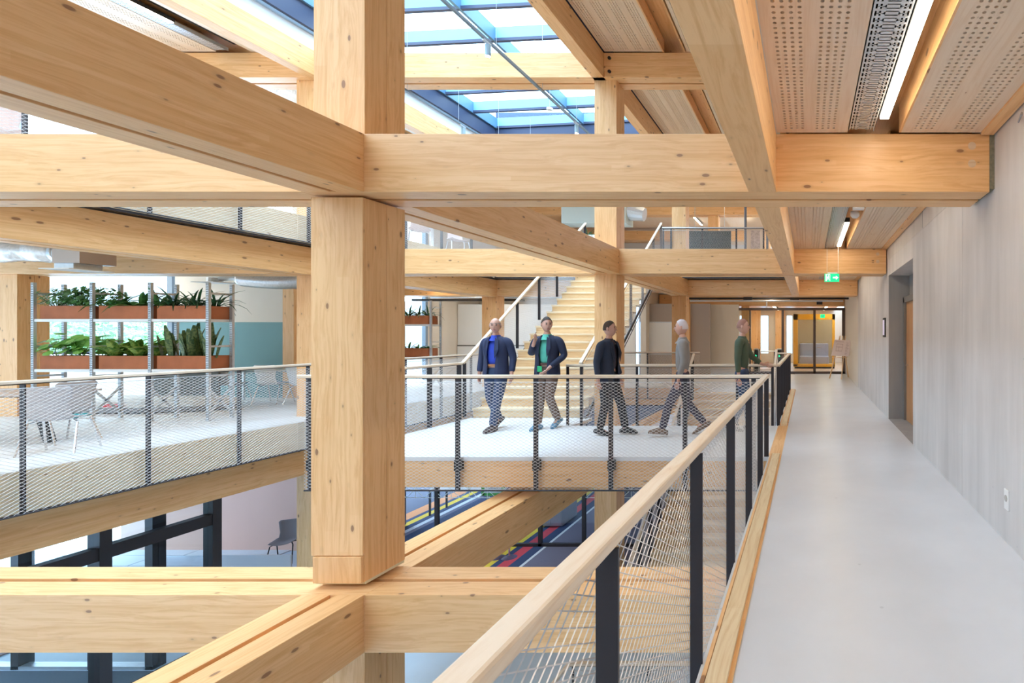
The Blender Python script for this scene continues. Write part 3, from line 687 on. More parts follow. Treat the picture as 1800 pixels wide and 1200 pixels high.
# striped carpet room behind a glass partition
cp = thing('striped_carpet', 'carpet with yellow, red, white and navy stripes behind the ground floor glass', 'carpet', (-7, 14, -3.65))
cols = {'navy': (.03, .05, .12), 'yellow': (.72, .50, .04), 'red': (.55, .05, .07), 'white': (.62, .66, .70), 'orange': (.60, .25, .10), 'blue': (.09, .10, .14), 'grey': (.16, .15, .21)}
cm = {k: plain('carpet_'+k, v, .95, noise=.12, nscale=60) for k, v in cols.items()}
seq = [(-14, -11.6, 'blue'), (-11.6, -11.2, 'orange'), (-11.2, -11.05, 'navy'), (-11.05, -10.85, 'yellow'), (-10.85, -10.65, 'navy'), (-10.65, -10.5, 'white'), (-10.5, -10.35, 'grey'), (-10.35, -8.4, 'navy'),
       (-8.4, -8.2, 'blue'), (-8.2, -8.05, 'orange'), (-8.05, -7.95, 'navy'), (-7.95, -7.85, 'white'), (-7.85, -7.68, 'navy'), (-7.68, -7.48, 'yellow'), (-7.48, -7.38, 'navy'), (-7.38, -7.28, 'white'), (-7.28, -7.1, 'yellow'), (-7.1, -6.95, 'navy'), (-6.95, -6.7, 'red'), (-6.7, -6.45, 'navy'), (-6.45, -6.38, 'white'), (-6.38, -2, 'grey')]
for a, b, k in seq: MB().box(a, b, 11.0 if a > -10.9 else 12.6, 19.9, -3.655, -3.64 + (.001 if k == 'navy' else 0)).build('stripe', cm[k], cp)
g = struct(link('window_5', None))
for x in (-13.2, -9.08, -6.55, -5.48): MB().box(x-.04, x+.04, 12.5, 12.58, -3.65, -.9).build('mullion', MUL, g)
MB().box(-13.2, -3.6, 12.5, 12.58, -3.65, -3.57).build('bottom_rail', MUL, g); MB().box(-10.8, -3.6, 12.535, 12.545, -3.6, -.9).build('pane', GLD, g)
FILM = plain('white_glass_film', (.75, .80, .78), .7)
m = MB(); zt, zb2 = -2.05, -2.45
def ln2(a, b): m.bar((a[0], 12.52, a[1]), (b[0], 12.52, b[1]), .004, .012, up=(0, 0, 1))
ln2((-10.8, zt), (-3.7, zt)); ln2((-10.8, zb2), (-3.7, zb2))
x = -10.7
while x < -3.8:
    c = (x+.22, (zt+zb2)/2)
    for p in ((x, zt), (x, zb2), (x+.44, zt), (x+.44, zb2), (x+.22, zt), (x+.22, zb2), (x, c[1]), (x+.44, c[1])): ln2(c, p)
    x += .44
tag(m.build('glass_film', FILM), 'white starburst line pattern stuck on the ground floor glass', 'film')
sg = thing('easel_sign', 'white notice board in a bright green frame on the ground floor', 'sign', (-8, 13.5, -3.65))
m = MB().box(-8.38, -7.84, 13.2, 13.23, -2.62, -2.55).box(-8.38, -7.84, 13.2, 13.23, -2.18, -2.12).box(-8.42, -8.34, 13.2, 13.23, -2.62, -2.12).box(-7.90, -7.82, 13.2, 13.23, -2.62, -2.12).build('frame', plain('bright_green', (.08, .50, .09), .5), sg)
MB().box(-8.36, -7.86, 13.21, 13.22, -2.58, -2.15).build('board', WHITE, sg)
MB().box(-8.30, -8.24, 13.22, 13.26, -3.65, -2.6).box(-7.98, -7.92, 13.22, 13.26, -3.65, -2.6).build('leg', ALU, sg)
mm = MB()
for i in range(5): mm.box(-8.30, -7.95-.05*(i % 2), 13.207, 13.21, -2.25-.06*i, -2.235-.06*i)
mm.build('text_line', plain('grey_ink', (.35, .38, .42), .8), sg)
# desks and cabinets in that room
def desk(x, y, z, w, lb, grp, top=WHITE):
    t = thing('desk', lb, 'desk', (x, y, z), group=grp)
    MB().box(x-w/2, x+w/2, y-.4, y+.4, z+.71, z+.74).build('table_top', top, t, .004)
    for sx in (-1, 1):
        for sy in (-1, 1): MB().box(x+sx*(w/2-.08)-.02, x+sx*(w/2-.08)+.02, y+sy*.34-.02, y+sy*.34+.02, z, z+.71).build('leg', BLACK if top is WHITE else ALU, t)
    return t
GREYF = plain('grey_cabinet', (.32, .30, .36), .6)
def cabinet(x, y, w, d, h, lb, z=-3.65):
    t = thing('cabinet', lb, 'cabinet', (x, y, z))
    MB().box(x-w/2, x+w/2, y-d/2, y+d/2, z+.04, z+h).build('body', GREYF, t, .006)
    MB().box(x-w/2+.02, x-.004, y-d/2-.018, y-d/2, z+.06, z+h-.02).build('door', GREYF, t, .003); MB().box(x+.004, x+w/2-.02, y-d/2-.018, y-d/2, z+.06, z+h-.02).build('door', GREYF, t, .003)
    MB().box(x-w/2, x+w/2, y-d/2-.02, y+d/2, z+h, z+h+.025).build('top', WHITE, t)
cabinet(-6.9, 14.2, .6, .9, .72, 'low grey cabinet on the striped carpet beside the glass'); cabinet(-11.4, 13.6, 1.0, .6, 1.2, 'tall pale cabinet behind the glass left of the starburst film')
desk(-10.0, 15.0, -3.65, 1.8, 'desk behind the ground floor glass left of the green framed board', 'desks behind the ground floor glass'); desk(-6.6, 17.0, -3.65, 1.6, 'white desk far back on the striped carpet', 'desks behind the ground floor glass')
struct(MB().box(-14, -2, 20, 20.2, -3.65, -.5).build('wall_lower_back', plain('dark_blue_wall', (.16, .19, .26), .8)))
st = thing('stool_base', 'pair of dark round stool feet on the carpet edge', 'stool', (-7.0, 11.9, -3.65))
for dx in (-.12, .16):
    MB().tube([(-7.1+dx, 11.9, -3.64), (-7.1+dx, 11.9, -3.61)], [.17, .05], 16).build('foot', plain('plum_metal', (.10, .06, .12), .4), st)
    MB().tube([(-7.1+dx, 11.9, -3.6), (-7.1+dx, 11.9, -3.0)], .02, 8).build('stem', CHROME, st)
MB().tube([(-7.1, 11.9, -3.0), (-7.1, 11.9, -2.95)], .22, 16).build('seat', WHITE, st)
# ------------------------------------------------------------ far end: glazed screen, gates, booth
g = struct(link('window_6', None))
BR = plain('bronze_frame', (.10, .07, .06), .5)
for x, w in ((-3.44, .07), (-2.26, .05), (-.98, .10), (.26, .10), (1.40, .12)): MB().box(x-w/2, x+w/2, 20.0, 20.10, 0, 2.52).build('mullion', BR, g)
MB().box(-3.44, 1.46, 20.0, 20.1, 2.48, 2.58).build('head_rail', BR, g); MB().box(-3.44, 1.46, 20.0, 20.1, 0, .09).build('bottom_rail', BR, g)
for a, b in ((-3.4, -2.29), (-2.23, -1.03), (-.93, .21), (.31, 1.34)): MB().box(a, b, 20.045, 20.055, .09, 2.48).build('pane', GL, g)
MB().tube([(.36, 19.97, 1.02), (.36, 19.93, 1.02), (.50, 19.93, 1.02)], .012).build('handle', CHROME, g)
struct(MB().box(-6, 3, 20.1, 28, -.2, -.001).build('floor', wood('office_floor', 'y', (.50, .36, .25), lam=.3, lamdir='x', knots=0)))
m = MB(); xs_ = [-6, -3.7, -3.4, -2.55, -2.15, -1.15, -.85, .02, .22, 3]
for i in range(0, 10, 2): m.box(xs_[i], xs_[i+1], 27.8, 28, 0, 2.9)
for i in range(1, 9, 2): m.box(xs_[i], xs_[i+1], 27.8, 28, 0, .5).box(xs_[i], xs_[i+1], 27.8, 28, 2.55, 2.9)
struct(m.build('wall_office_back', CREAM)); struct(MB().box(2.2, 2.4, 20.1, 28, 0, 3.2).build('wall_office_right', PINK))
struct(MB().box(-6, 1.478, 21.0, 28, 2.9, 3.1).build('ceiling', WP)); struct(MB().box(-6.2, -6, 19, 28, 0, 3.2).build('wall_office_left', CREAM))
g = struct(link('window_7', None))
for a, b in ((-3.7, -3.4), (-2.55, -2.15), (-1.15, -.85), (.02, .22)): MB().box(a, b, 27.87, 27.88, .5, 2.55).build('pane', GL, g)
for a in (-3.05, -1.75): struct(MB().box(a, a+.5, 27.6, 27.78, 0, 2.9).build('trim_14', WZ))
bo = thing('meeting_booth', 'yellow framed glass meeting booth behind the glazed screen', 'booth', (0, 23, 0))
MB().box(-.6, 1.2, 23.1, 25.1, 0, .08).build('plinth', BLACK, bo)
YEL = plain('booth_yellow', (.85, .42, .02), .5)
MB().box(-.65, -.45, 23, 23.2, .1, 2.45).box(1.1, 1.22, 23, 23.2, .1, 2.45).box(-.65, 1.22, 23, 23.2, 2.2, 2.45).box(-.65, 1.22, 23, 23.2, .08, .2).build('frame', YEL, bo)
MB().box(-.45, 1.1, 23.08, 23.09, .2, 2.2).build('pane', GL, bo); MB().box(-.6, 1.2, 25.0, 25.1, .1, 2.4).build('back_wall', plain('beige_felt', (.42, .30, .16), .9), bo)
MB().box(-.6, 1.2, 23.2, 25, .08, .12).build('floor_plate', WY, bo)
sf = thing('booth_sofa', 'dark grey upholstered bench inside the yellow booth', 'sofa', (.3, 24.4, .1))
MB().box(-.4, 1.0, 24.2, 24.8, .12, .5).build('seat', GREYF, sf, .04); MB().box(-.4, 1.0, 24.8, 24.98, .12, 1.1).build('backrest', GREYF, sf, .04)
for i, (x, c) in enumerate(((-2.6, .25), (-1.75, .2))):
    pass
def gate(x, y, lb):
    t = thing('access_gate', lb, 'gate', (x, y, 0), group='access gates')
    MB().box(x-.02, x+.14, y, y+.9, 0, .92).build('body', BLACK, t, .03)
    MB().tube([(x-.05, y, 0), (x-.05, y, .86), (x-.02, y, .95), (x+.14, y, .95), (x+.17, y, .86), (x+.17, y, 0)], .022).build('arch', ALU, t)
    MB().poly([(x+.03, y-.012, .72), (x+.09, y-.012, .67), (x+.03, y-.012, .62)], (0, .005, 0)).build('arrow_light', plain('green_arrow', (0, .6, .2), .5, emit=(0, 1, .35), estr=3), t)
gate(-2.55, 20.6, 'leftmost of the three access gates with a green arrow'); gate(-2.15, 20.7, 'middle access gate with a pale steel arch'); gate(-1.2, 20.6, 'access gate nearest the glass door, with a green arrow')
desk(-2.6, 24.5, 0, 2.2, 'standing table behind the access gates', None)
es = thing('exit_sign', 'small green exit sign behind the right glass door', 'sign', (.55, 20.4, 2.2))
MB().box(.50, .68, 20.5, 20.53, 2.20, 2.34).build('panel', plain('sign_green_small', (0, .6, .2), .5, emit=(0, .9, .3), estr=1.5), es)
MB().box(.57, .61, 20.49, 20.5, 2.24, 2.30).build('symbol', WHITE, es); MB().tube([(.59, 20.515, 2.34), (.59, 20.515, 3.0)], .005, 5).build('hanger', CABLE, es)
# services above the screen
sv = thing('service_run', 'black service track with silver pipe above the glazed screen', 'pipe', (-1, 17.5, 2.7), kind='thing')
MB().box(-4.2, 1.4, 17.5, 17.62, 2.74, 2.80).build('track', BLACK, sv); MB().tube([(-4.0, 17.4, 2.68), (1.2, 17.4, 2.68)], .03, 8).build('pipe', ALU, sv); MB().tube([(-1.4, 17.4, 2.66), (-1.4, 17.4, 2.45)], .02, 8).build('drop_pipe', ALU, sv)
MB().tube([(-3.5, 17.56, 2.8), (-3.5, 17.56, 3.15)], .006, 5).tube([(.8, 17.56, 2.8), (.8, 17.56, 3.37)], .006, 5).build('hanger', CABLE, sv)
MB().box(-2.2, -1.9, 17.45, 17.6, 2.68, 2.82).box(-.6, -.3, 17.45, 17.6, 2.66, 2.8).box(.3, .5, 17.45, 17.6, 2.56, 2.66).build('junction_box', BLACK, sv)
sv = thing('service_run', 'black lighting track in front of the white screen wall', 'pipe', (-10, 15.8, 2.7), kind='thing')
MB().box(-12.3, -8.9, 15.9, 16.1, 2.58, 2.64).build('track', BLACK, sv); MB().tube([(-11.8, 16, 2.6), (-11.8, 16, 3.15)], .006, 5).tube([(-9.2, 16, 2.6), (-9.2, 16, 3.15)], .006, 5).build('hanger', CABLE, sv); MB().tube([(-12, 16.3, 2.72), (-6.4, 16.3, 2.72)], .03, 8).build('pipe', ALU, sv)
# easel
ea = thing('easel', 'wooden easel holding a pale poster before the glass door', 'easel', (.95, 17.9, 0))
def ep(px, py, Y): return ((px-1420)*Y/900, Y, 1.55-(py-587)*Y/900)
EW = wood('easel_pine', 'z', (.78, .60, .40), knots=.1)
for a, b in (((1477, 590, 18.1), (1458, 665, 17.88)), ((1486, 590, 18.1), (1479, 666.5, 17.55)), ((1481, 590, 18.15), (1491, 663, 18.36))): MB().bar(ep(*a), ep(b[0], b[1], b[2]), .035, .03).build('leg', EW, ea)
for o in list(ea.children): pass
MB().bar(ep(1463, 628, 17.8), ep(1490, 628, 17.8), .06, .02).build('ledge', EW, ea)
PO = plain('poster_pink_white', (.86, .76, .76), .8)
po = thing('poster', 'pale pink printed poster sheet leaning on the easel', 'poster', ep(1480, 625, 17.7))
pp = [ep(1461, 625, 17.6), ep(1492, 626, 17.6), ep(1496, 598, 17.9), ep(1467, 597, 17.9)]
MB().poly(pp, (0, .012, 0)).build('sheet', PO, po)
PI = plain('poster_ink', (.42, .30, .34), .8); m = MB()
A_, B_, C_, D_ = [Vector(p) for p in pp]
def pq(u, v): return (A_.lerp(B_, u)).lerp(D_.lerp(C_, u), v)+Vector((0, -.004, 0))
for i in range(11): m.bar(pq(.74, .12+.07*i), pq(.74+.18*(.6+.4*((i*7) % 3)/2), .12+.07*i), .003, .008)
for a, b in (((.2, .3), (.2, .75)), ((.2, .75), (.55, .75)), ((.55, .75), (.55, .3)), ((.55, .3), (.2, .3)), ((.35, .3), (.35, .6)), ((.2, .55), (.55, .55)), ((.1, .88), (.6, .88))): m.bar(pq(*a), pq(*b), .003, .01)
m.build('print', PI, po)

# exit sign on its wires
ex = thing('exit_sign', 'hanging green exit sign with a running figure and right arrow', 'sign', (.43, 9.2, 2.5))
GR = plain('sign_green', (0, .42, .17), .4, emit=(.0, .62, .28), estr=1.0); WHE = plain('sign_white', (.9, .9, .9), .4, emit=(1, 1, 1), estr=.8)
MB().box(.30, .565, 9.19, 9.22, 2.49, 2.635).build('panel', GR, ex)
MB().box(.355, .53, 9.185, 9.225, 2.635, 2.66).build('housing', WHITE, ex)
m = MB(); Yf = 9.186
m.poly([(.45, Yf, 2.575), (.45, Yf, 2.55), (.505, Yf, 2.55), (.505, Yf, 2.525), (.548, Yf, 2.5625), (.505, Yf, 2.60), (.505, Yf, 2.575)], (0, .003, 0)); m.build('arrow', WHE, ex)
m = MB().box(.395, .40, Yf, Yf+.003, 2.50, 2.625).box(.345, .40, Yf, Yf+.003, 2.618, 2.625).box(.318, .34, Yf, Yf+.003, 2.50, 2.625)
m.ball((.372, Yf, 2.60), (.009, .003, .009), 8, 5)
for a, b, w in (((.368, 2.588), (.362, 2.555), .016), ((.366, 2.58), (.388, 2.568), .007), ((.366, 2.58), (.350, 2.566), .007), ((.362, 2.555), (.382, 2.54), .008), ((.382, 2.54), (.376, 2.515), .007), ((.362, 2.555), (.352, 2.53), .008), ((.352, 2.53), (.338, 2.528), .007)): m.bar((a[0], Yf, a[1]), (b[0], Yf, b[1]), .003, w)
m.build('running_figure', WHE, ex)
for x in (.345, .545): MB().tube([(x-.0, 9.2, 2.65), (x, 9.2, 3.15)], .003, 5).build('hanging_wire', WHITE, ex)
# wall tablet, socket, cable
tb = thing('wall_tablet', 'small black framed display on the concrete wall by the door recess', 'display', (1.47, 9.9, 1.6))
MB().box(1.455, 1.479, 9.7, 9.95, 1.49, 1.86).build('frame', BLACK, tb, .004); MB().box(1.452, 1.456, 9.725, 9.925, 1.53, 1.82).build('screen', plain('tablet_screen', (.5, .45, .6), .3, emit=(.55, .5, .65), estr=.5), tb)
so = thing('wall_socket', 'white power socket low on the concrete wall', 'socket', (1.47, 3.8, .3))
MB().box(1.467, 1.479, 3.75, 3.83, .25, .40).build('plate', WHITE, so, .003); MB().tube([(1.468, 3.79, .335), (1.462, 3.79, .335)], .024, 14).build('inlet', plain('socket_grey', (.45, .43, .4), .5), so)
tag(MB().tube([(1.47, 3.55, 3.05), (1.44, 3.5, 3.0), (1.42, 3.4, 3.02), (1.40, 3.35, 2.98)], .007, 6).build('cable_end', plain('grey_cable', (.3, .3, .32), .5)), 'loose grey cable end sticking out of the wall under the ceiling', 'cable')
tag(MB().box(1.44, 1.479, 4.055, 4.5, 2.70, 3.14).build('sealing_strip', plain('mineral_wool', (.22, .20, .14), 1, noise=.5, nscale=40)), 'dark mineral wool strip between the nearest cross beam and the wall', 'insulation')
# duct on the left
du = thing('air_duct', 'silver flexible air duct with a metal diffuser box under the ceiling', 'duct', (-12.5, 8.6, 2.9), kind='thing')
FOIL = plain('crumpled_foil', (.62, .58, .56), .35, .7, noise=.3, nscale=30, bump=1.0)
m = MB(); pts = []; rr = []
for i in range(60):
    x = -15.5+i*.052; pts.append((x, 8.6+.02*math.sin(i*.7), 2.93-.02*math.cos(i*.21))); rr.append(.165+.012*(i % 2)+.006*R.random())
m.tube(pts, rr, 18).build('flexible_hose', FOIL, du, smooth=True)
MB().box(-12.40, -11.95, 8.4, 8.85, 2.72, 3.05).build('diffuser_box', plain('warm_galvanised', (.42, .34, .29), .4, .5), du); MB().tube([(-12.55, 8.6, 2.9), (-12.38, 8.6, 2.9)], .17, 20).build('collar', ALU, du, smooth=True)
MB().box(-12.44, -12.12, 8.45, 8.8, 2.63, 2.72).build('neck', ALU, du); MB().box(-12.55, -12.05, 8.35, 8.9, 2.615, 2.63).build('diffuser_plate', WHITE, du)
du = thing('air_duct', 'second silver duct end behind the timber column', 'duct', (-11.0, 11, 2.8), kind='thing')
m = MB(); m.tube([(-12.6+i*.05, 11.4, 2.78-.06*math.sin(i/36*3.1)) for i in range(36)], [.16+.012*(i % 2) for i in range(36)], 14).build('flexible_hose', FOIL, du, smooth=True)
MB().tube([(-13.1, 11.4, 2.78), (-12.6, 11.4, 2.80)], .05, 10).tube([(-13.2, 11.4, 2.80), (-13.2, 11.4, 2.70)], .13, 14).build('collar', ALU, du); MB().box(-13.45, -12.95, 11.15, 11.65, 2.685, 2.70).build('diffuser_plate', WHITE, du)

# ------------------------------------------------------------ shelves, planters, plants
def upright_mesh(h=2.47):
    m = MB(); n = int(h/.04)
    m.box(-.004, .004, 0, .02, 0, h)
    for xx in (-.026, .018): m.box(xx, xx+.008, 0, .003, 0, h)
    m.box(-.026, .026, -.001, 0, 0, .02)
    for i in range(n): m.box(-.018, .018, 0, .003, i*.04, i*.04+.02)
    m.box(-.026, -.022, 0, .04, 0, h).box(.022, .026, 0, .04, 0, h)
    return m.mesh('upright', ALU)
UPR = upright_mesh()
def shelf(xs, y, lb):
    d = .415; t = thing('shelving_rack', lb, 'shelf', (xs[0], y, 0)); O = Vector((xs[0], y, 0))
    def up(x, yy): o = link('upright', UPR, t); o.location = Vector((x, yy, 0))-O
    for x in xs:
        up(x, y); up(x, y+d-.04)
        for z in (.80, 1.33, 2.28): MB().bar((x, y+.02, z), (x, y+d-.03, z), .02, .035).build('side_tie', ALU, t)
        for s in (0, 1): MB().bar((x, y+.02, .12+.45*s), (x, y+d-.03, .57-.45*s), .012, .04).build('cross_brace', ALU, t)
    for z in (.924, 1.82):
        for a, b in zip(xs, xs[1:]): MB().box(a+.03, b-.03, y+.005, y+d-.01, z-.05, z).build('shelf_board', ALUW, t, .003)
    return t
X1 = [-13.82, -12.77, -11.73, -10.70]
shelf(X1, 9.12, 'steel rack with rusty planters standing on the left deck')
shelf([-12.4, -11.36, -10.32], 14.0, 'steel rack with planters seen just right of the middle column')
def planter(x0, x1, y0, z, lb, grp):
    t = thing('planter_box', lb, 'planter', ((x0+x1)/2, y0+.18, z), group=grp)
    y1 = y0+.37; h = .235; w = .012
    MB().box(x0, x1, y0, y0+w, z, z+h).box(x0, x1, y1-w, y1, z, z+h).box(x0, x0+w, y0+w, y1-w, z, z+h).box(x1-w, x1, y0+w, y1-w, z, z+h).box(x0+w, x1-w, y0+w, y1-w, z, z+w).build('trough', CORTEN, t)
    MB().box(x0+w, x1-w, y0+w, y1-w, z+.02, z+h-.03).build('soil', SOIL, t)
def leafm(name, L, w, bend, mat, segs=4, fold=.15, tip=1.0):
    m = MB(); pr = None
    for i in range(segs+1):
        u = i/segs; a = bend*u; ww = w*math.sin(math.pi*min(.97, (.12+.86*u)))**tip
        x = L*(u-.12*bend*u*u*0) * math.cos(a*.6); z = L*u*math.sin(math.pi/2-a)*1.0
        x = L*math.sin(a)*u*.9; 
        p = Vector((x, 0, z)); row = [p+Vector((0, -ww/2, fold*ww)), p, p+Vector((0, ww/2, fold*ww))]
        k = len(m.v); m.v += [tuple(v) for v in row]
        if pr is not None: m.f += [(pr, pr+1, k+1, k), (pr+1, pr+2, k+2, k+1)]
        pr = k
    return m
def green(name, c, c2=None, band=False):
    m, n, l, b = new_mat(name); tc = n.new('ShaderNodeTexCoord'); t = n.new('ShaderNodeTexNoise'); t.inputs['Scale'].default_value = 30 if band else 8
    l.new(tc.outputs['Object'], t.inputs['Vector']); mx = n.new('ShaderNodeMix'); mx.data_type = 'RGBA'
    r_ = n.new('ShaderNodeMapRange'); r_.inputs['From Min'].default_value = .4; r_.inputs['From Max'].default_value = .6; l.new(t.outputs['Fac'], r_.inputs['Value']); l.new(r_.outputs[0], mx.inputs['Factor'])
    mx.inputs['A'].default_value = (*c, 1); mx.inputs['B'].default_value = (*(c2 or [q*1.8 for q in c]), 1); l.new(mx.outputs['Result'], b.inputs['Base Color']); b.inputs['Roughness'].default_value = .45
    return m
G1, G2, G3 = green('leaf_mid_green', (.05, .16, .04)), green('leaf_dark_green', (.02, .075, .03)), green('leaf_fresh_green', (.10, .32, .04), (.22, .50, .08))
G4, G5 = green('leaf_variegated', (.06, .22, .03), (.38, .52, .12), True), green('leaf_snake', (.035, .09, .03), (.15, .21, .07), True)
LF = {}
def lmesh(kind):
    if kind in LF: return LF[kind]
    spec = {'spiky': (.42, .035, 1.2, G2, 5, .2, .8), 'broad': (.34, .09, 1.1, G4, 5, .2, 1), 'snake': (.42, .075, .12, G5, 5, .25, .5), 'lance': (.30, .055, 1.1, G1, 4, .2, 1)}[kind]
    LF[kind] = [leafm('leaf', spec[0]*s, spec[1], spec[2]*b, spec[3], spec[4], spec[5], spec[6]).mesh('leaf', spec[3]) for s, b in ((1, 1), (.8, .75), (1.12, .5))]
    return LF[kind]
def plant(kind, x, y, z, lb, grp, sc=1.0):
    t = thing({'spiky': 'spiky_plant', 'broad': 'broad_leaved_plant', 'snake': 'snake_plant', 'lance': 'leafy_plant', 'fern': 'feathery_plant', 'round': 'round_leaved_plant'}[kind], lb, 'plant', (x, y, z), group=grp)
    t.scale = (sc, sc, sc)
    if kind in ('fern', 'round'):
        m = MB()
        for i in range(130 if kind == 'fern' else 34):
            a = R.random()*6.28; rr_ = R.random()**.6*.26; hh = (.06+.22*R.random())*(1.2-rr_*1.6)
            c = Vector((math.cos(a)*rr_*1.25, math.sin(a)*rr_*.55, hh))
            s = .022 if kind == 'fern' else .05+.02*R.random()
            nrm = Vector((math.cos(a)*.5, math.sin(a)*.5-.5, .8+R.random()*.5)).normalized(); u = nrm.cross(Vector((0, 0, 1))).normalized(); v = nrm.cross(u)
            k = 6 if kind == 'round' else 4
            m.add([c+(u*math.cos(j*6.283/k)+v*math.sin(j*6.283/k)*(.8 if k == 6 else 2))*s for j in range(k)], [tuple(range(k))])
            if i % 3 == 0: m.tube([(0, 0, -.02), c], .003, 3, cap=False)
        me = m.mesh('foliage', G1 if kind == 'fern' else G3); o = link('foliage', me, t); o['kind'] = 'stuff'
    else:
        n = {'spiky': 26, 'broad': 11, 'snake': 8, 'lance': 14}[kind]
        for i in range(n):
            o = link('leaf', lmesh(kind)[i % 3], t)
            a = i*2.4+R.random(); tilt = {'spiky': .05+.7*(i/n), 'broad': .05+.35*R.random(), 'snake': .06+.12*R.random(), 'lance': .2+.6*R.random()}[kind]
            q = .07*R.random() if kind == 'snake' else .02
            o.location = (math.cos(a)*q*2, math.sin(a)*q, -.02); o.rotation_euler = (0, tilt, a)
            s = .8+.35*R.random(); o.scale = (s, s, s)
Yp = 9.15
names = ['first', 'middle', 'last']
for lv, (z, kinds, wl_) in enumerate(((1.82, ('fern', 'lance', 'spiky'), 'upper'), (.924, ('round', 'broad', 'snake'), 'lower'))):
    for i in range(3):
        x0 = X1[i]+.10; x1 = X1[i+1]-.05+(.42 if i == 2 else 0)
        if i == 2: x1 = -10.36
        nm = {'fern': 'feathery green plants', 'lance': 'glossy lance leaved plants', 'spiky': 'dark spiky palms', 'round': 'bright round leaved plants', 'broad': 'yellow striped broad leaves', 'snake': 'upright snake plants'}[kinds[i]]
        planter(x0, min(x1, X1[i+1]-.06) if i < 2 else -10.75, Yp, z+.001, 'rust coloured planter of %s on the %s shelf' % (nm, wl_), 'rusty planters on the rack')
        k3 = 5 if kinds[i] == 'snake' else 4
        for j in range(k3):
            pos = ['leftmost', 'second', 'third', 'fourth', 'rightmost'][j if j < k3-1 else 4]
            xx = x0+.12+(X1[i+1]-.2-x0-.08)*j/(k3-1)
            plant(kinds[i], xx, Yp+.13+.1*(j % 2), z+.21, {'fern': 'feathery', 'lance': 'lance leaved', 'spiky': 'dark spiky', 'round': 'round leaved', 'broad': 'yellow striped', 'snake': 'upright snake'}[kinds[i]]+' plant, %s in its %s shelf planter on the left rack' % (pos, wl_), nm, {'fern': 1.25, 'lance': 1.35, 'spiky': 1.0, 'round': 1.3, 'broad': 1.4, 'snake': 1.22}[kinds[i]])
for z, kd, wl_ in ((1.82, 'spiky', 'upper'), (.924, 'lance', 'lower')):
    planter(-12.3, -11.45, 14.02, z+.001, 'rusty planter on the %s shelf of the far rack, left part' % wl_, 'rusty planters on the far rack'); planter(-11.28, -10.4, 14.02, z+.001, 'rusty planter on the %s shelf of the far rack, right part' % wl_, 'rusty planters on the far rack')
    for j in range(7): plant(kd, -12.15+.27*j, 14.2, z+.2, 'dark green plant, %s from the left on the %s shelf of the far rack' % (['first', 'second', 'third', 'fourth', 'fifth', 'sixth', 'seventh'][j], wl_), 'plants on the far rack, %s shelf' % wl_, .9)

# ------------------------------------------------------------ chairs and tables
def shell_chair(name, lb, mat, pad, loc, rotz, group=None, back=.42):
    t = thing(name, lb, 'chair', loc, rotz, group); WORLD[t.name] = Vector((0, 0, 0))
    m = MB(); rows = []          # chair faces -y: seat then back
    prof = [(-.21, .44), (-.10, .435), (.05, .43), (.16, .44), (.21, .50), (.235, .60), (.25, .72), (.265, .84), (.27, .87)]
    wd = [.40, .43, .44, .42, .36, .34, .38, .42, .36]
    n = 8
    for (y, z), w in zip(prof, wd):
        k = len(m.v)
        for j in range(n+1):
            u = j/n*2-1; c = abs(u)**2.2*.045
            m.v.append((u*w/2, y-(c if z > .47 else 0), z+(c if z <= .47 else 0)))
        rows.append(k)
    for a, b in zip(rows, rows[1:]):
        for j in range(n): m.f.append((a+j, a+j+1, b+j+1, b+j))
    s = m.build('shell', mat, t, smooth=True); md = s.modifiers.new('thick', 'SOLIDIFY'); md.thickness = .012
    if pad: MB().box(-.19, .19, -.19, .14, .445, .475).build('seat_pad', pad, t, .012)
    for sx in (-1, 1):
        MB().tube([(sx*.13, -.02, .425), (sx*.20, -.14, .40), (sx*.235, -.26, 0)], .011, 8).build('leg', CHROME, t); MB().tube([(sx*.13, .02, .425), (sx*.20, .12, .40), (sx*.235, .26, 0)], .011, 8).build('leg', CHROME, t)
    return t
ch = shell_chair('shell_chair', 'white shell chair with a blue seat under the teal wall, nearest the timber column', CHW, BLUEP, (-11.15, 11.35, 0), math.pi*.93, 'white chairs by the teal wall')
dup(ch, (-11.95, 11.45, 0), math.pi*1.06, 'white shell chair with a blue seat, second from the timber column')
dup(ch, (-10.45, 11.3, 0), math.pi*.98, 'white shell chair half hidden behind the timber column')
dup(ch, (-12.8, 11.35, 0), math.pi*1.0, 'white shell chair behind the right end of the rack')
dup(ch, (-13.5, 11.3, 0), math.pi*.95, 'white shell chair behind the middle of the rack')
dup(ch, (-11.4, 12.05, 0), .1, 'white shell chair on the far side of the table by the teal wall')
cg = shell_chair('shell_chair', 'grey shell chair at the table on the far left of the deck', CHG, TEALP, (-9.86, 6.75, 0), math.pi*1.17, 'grey chairs on the left deck')
dup(cg, (-10.72, 7.35, 0), -math.pi*.5, 'grey shell chair turned sideways beside the black table leg')
tb = thing('work_table', 'table with a sloping black leg beside the grey chairs', 'table', (-11.3, 7.3, 0))
MB().box(-12.9, -10.68, 6.95, 7.75, .70, .73).build('table_top', plain('table_wood', (.55, .45, .4), .5), tb, .003)
for x in (-11.02, -12.7): MB().bar((x, 7.3, .70), (x+.22, 7.3, 0), .10, .07, up=(0, 1, 0)).build('leg', BLACK, tb)
MB().bar((-12.8, 7.35, .67), (-10.9, 7.35, .67), .08, .05).build('rail', BLACK, tb)
desk(-11.6, 11.75, 0, 3.6, 'long table between the white chairs under the teal wall', None, plain('grey_blue_top', (.4, .48, .52), .5))
tag(MB().box(-14.0, -12.55, 10.9, 10.94, 0, 1.02).build('pinboard', plain('grey_felt', (.17, .19, .19), .9)), 'dark grey felt desk screen behind the rack', 'screen')
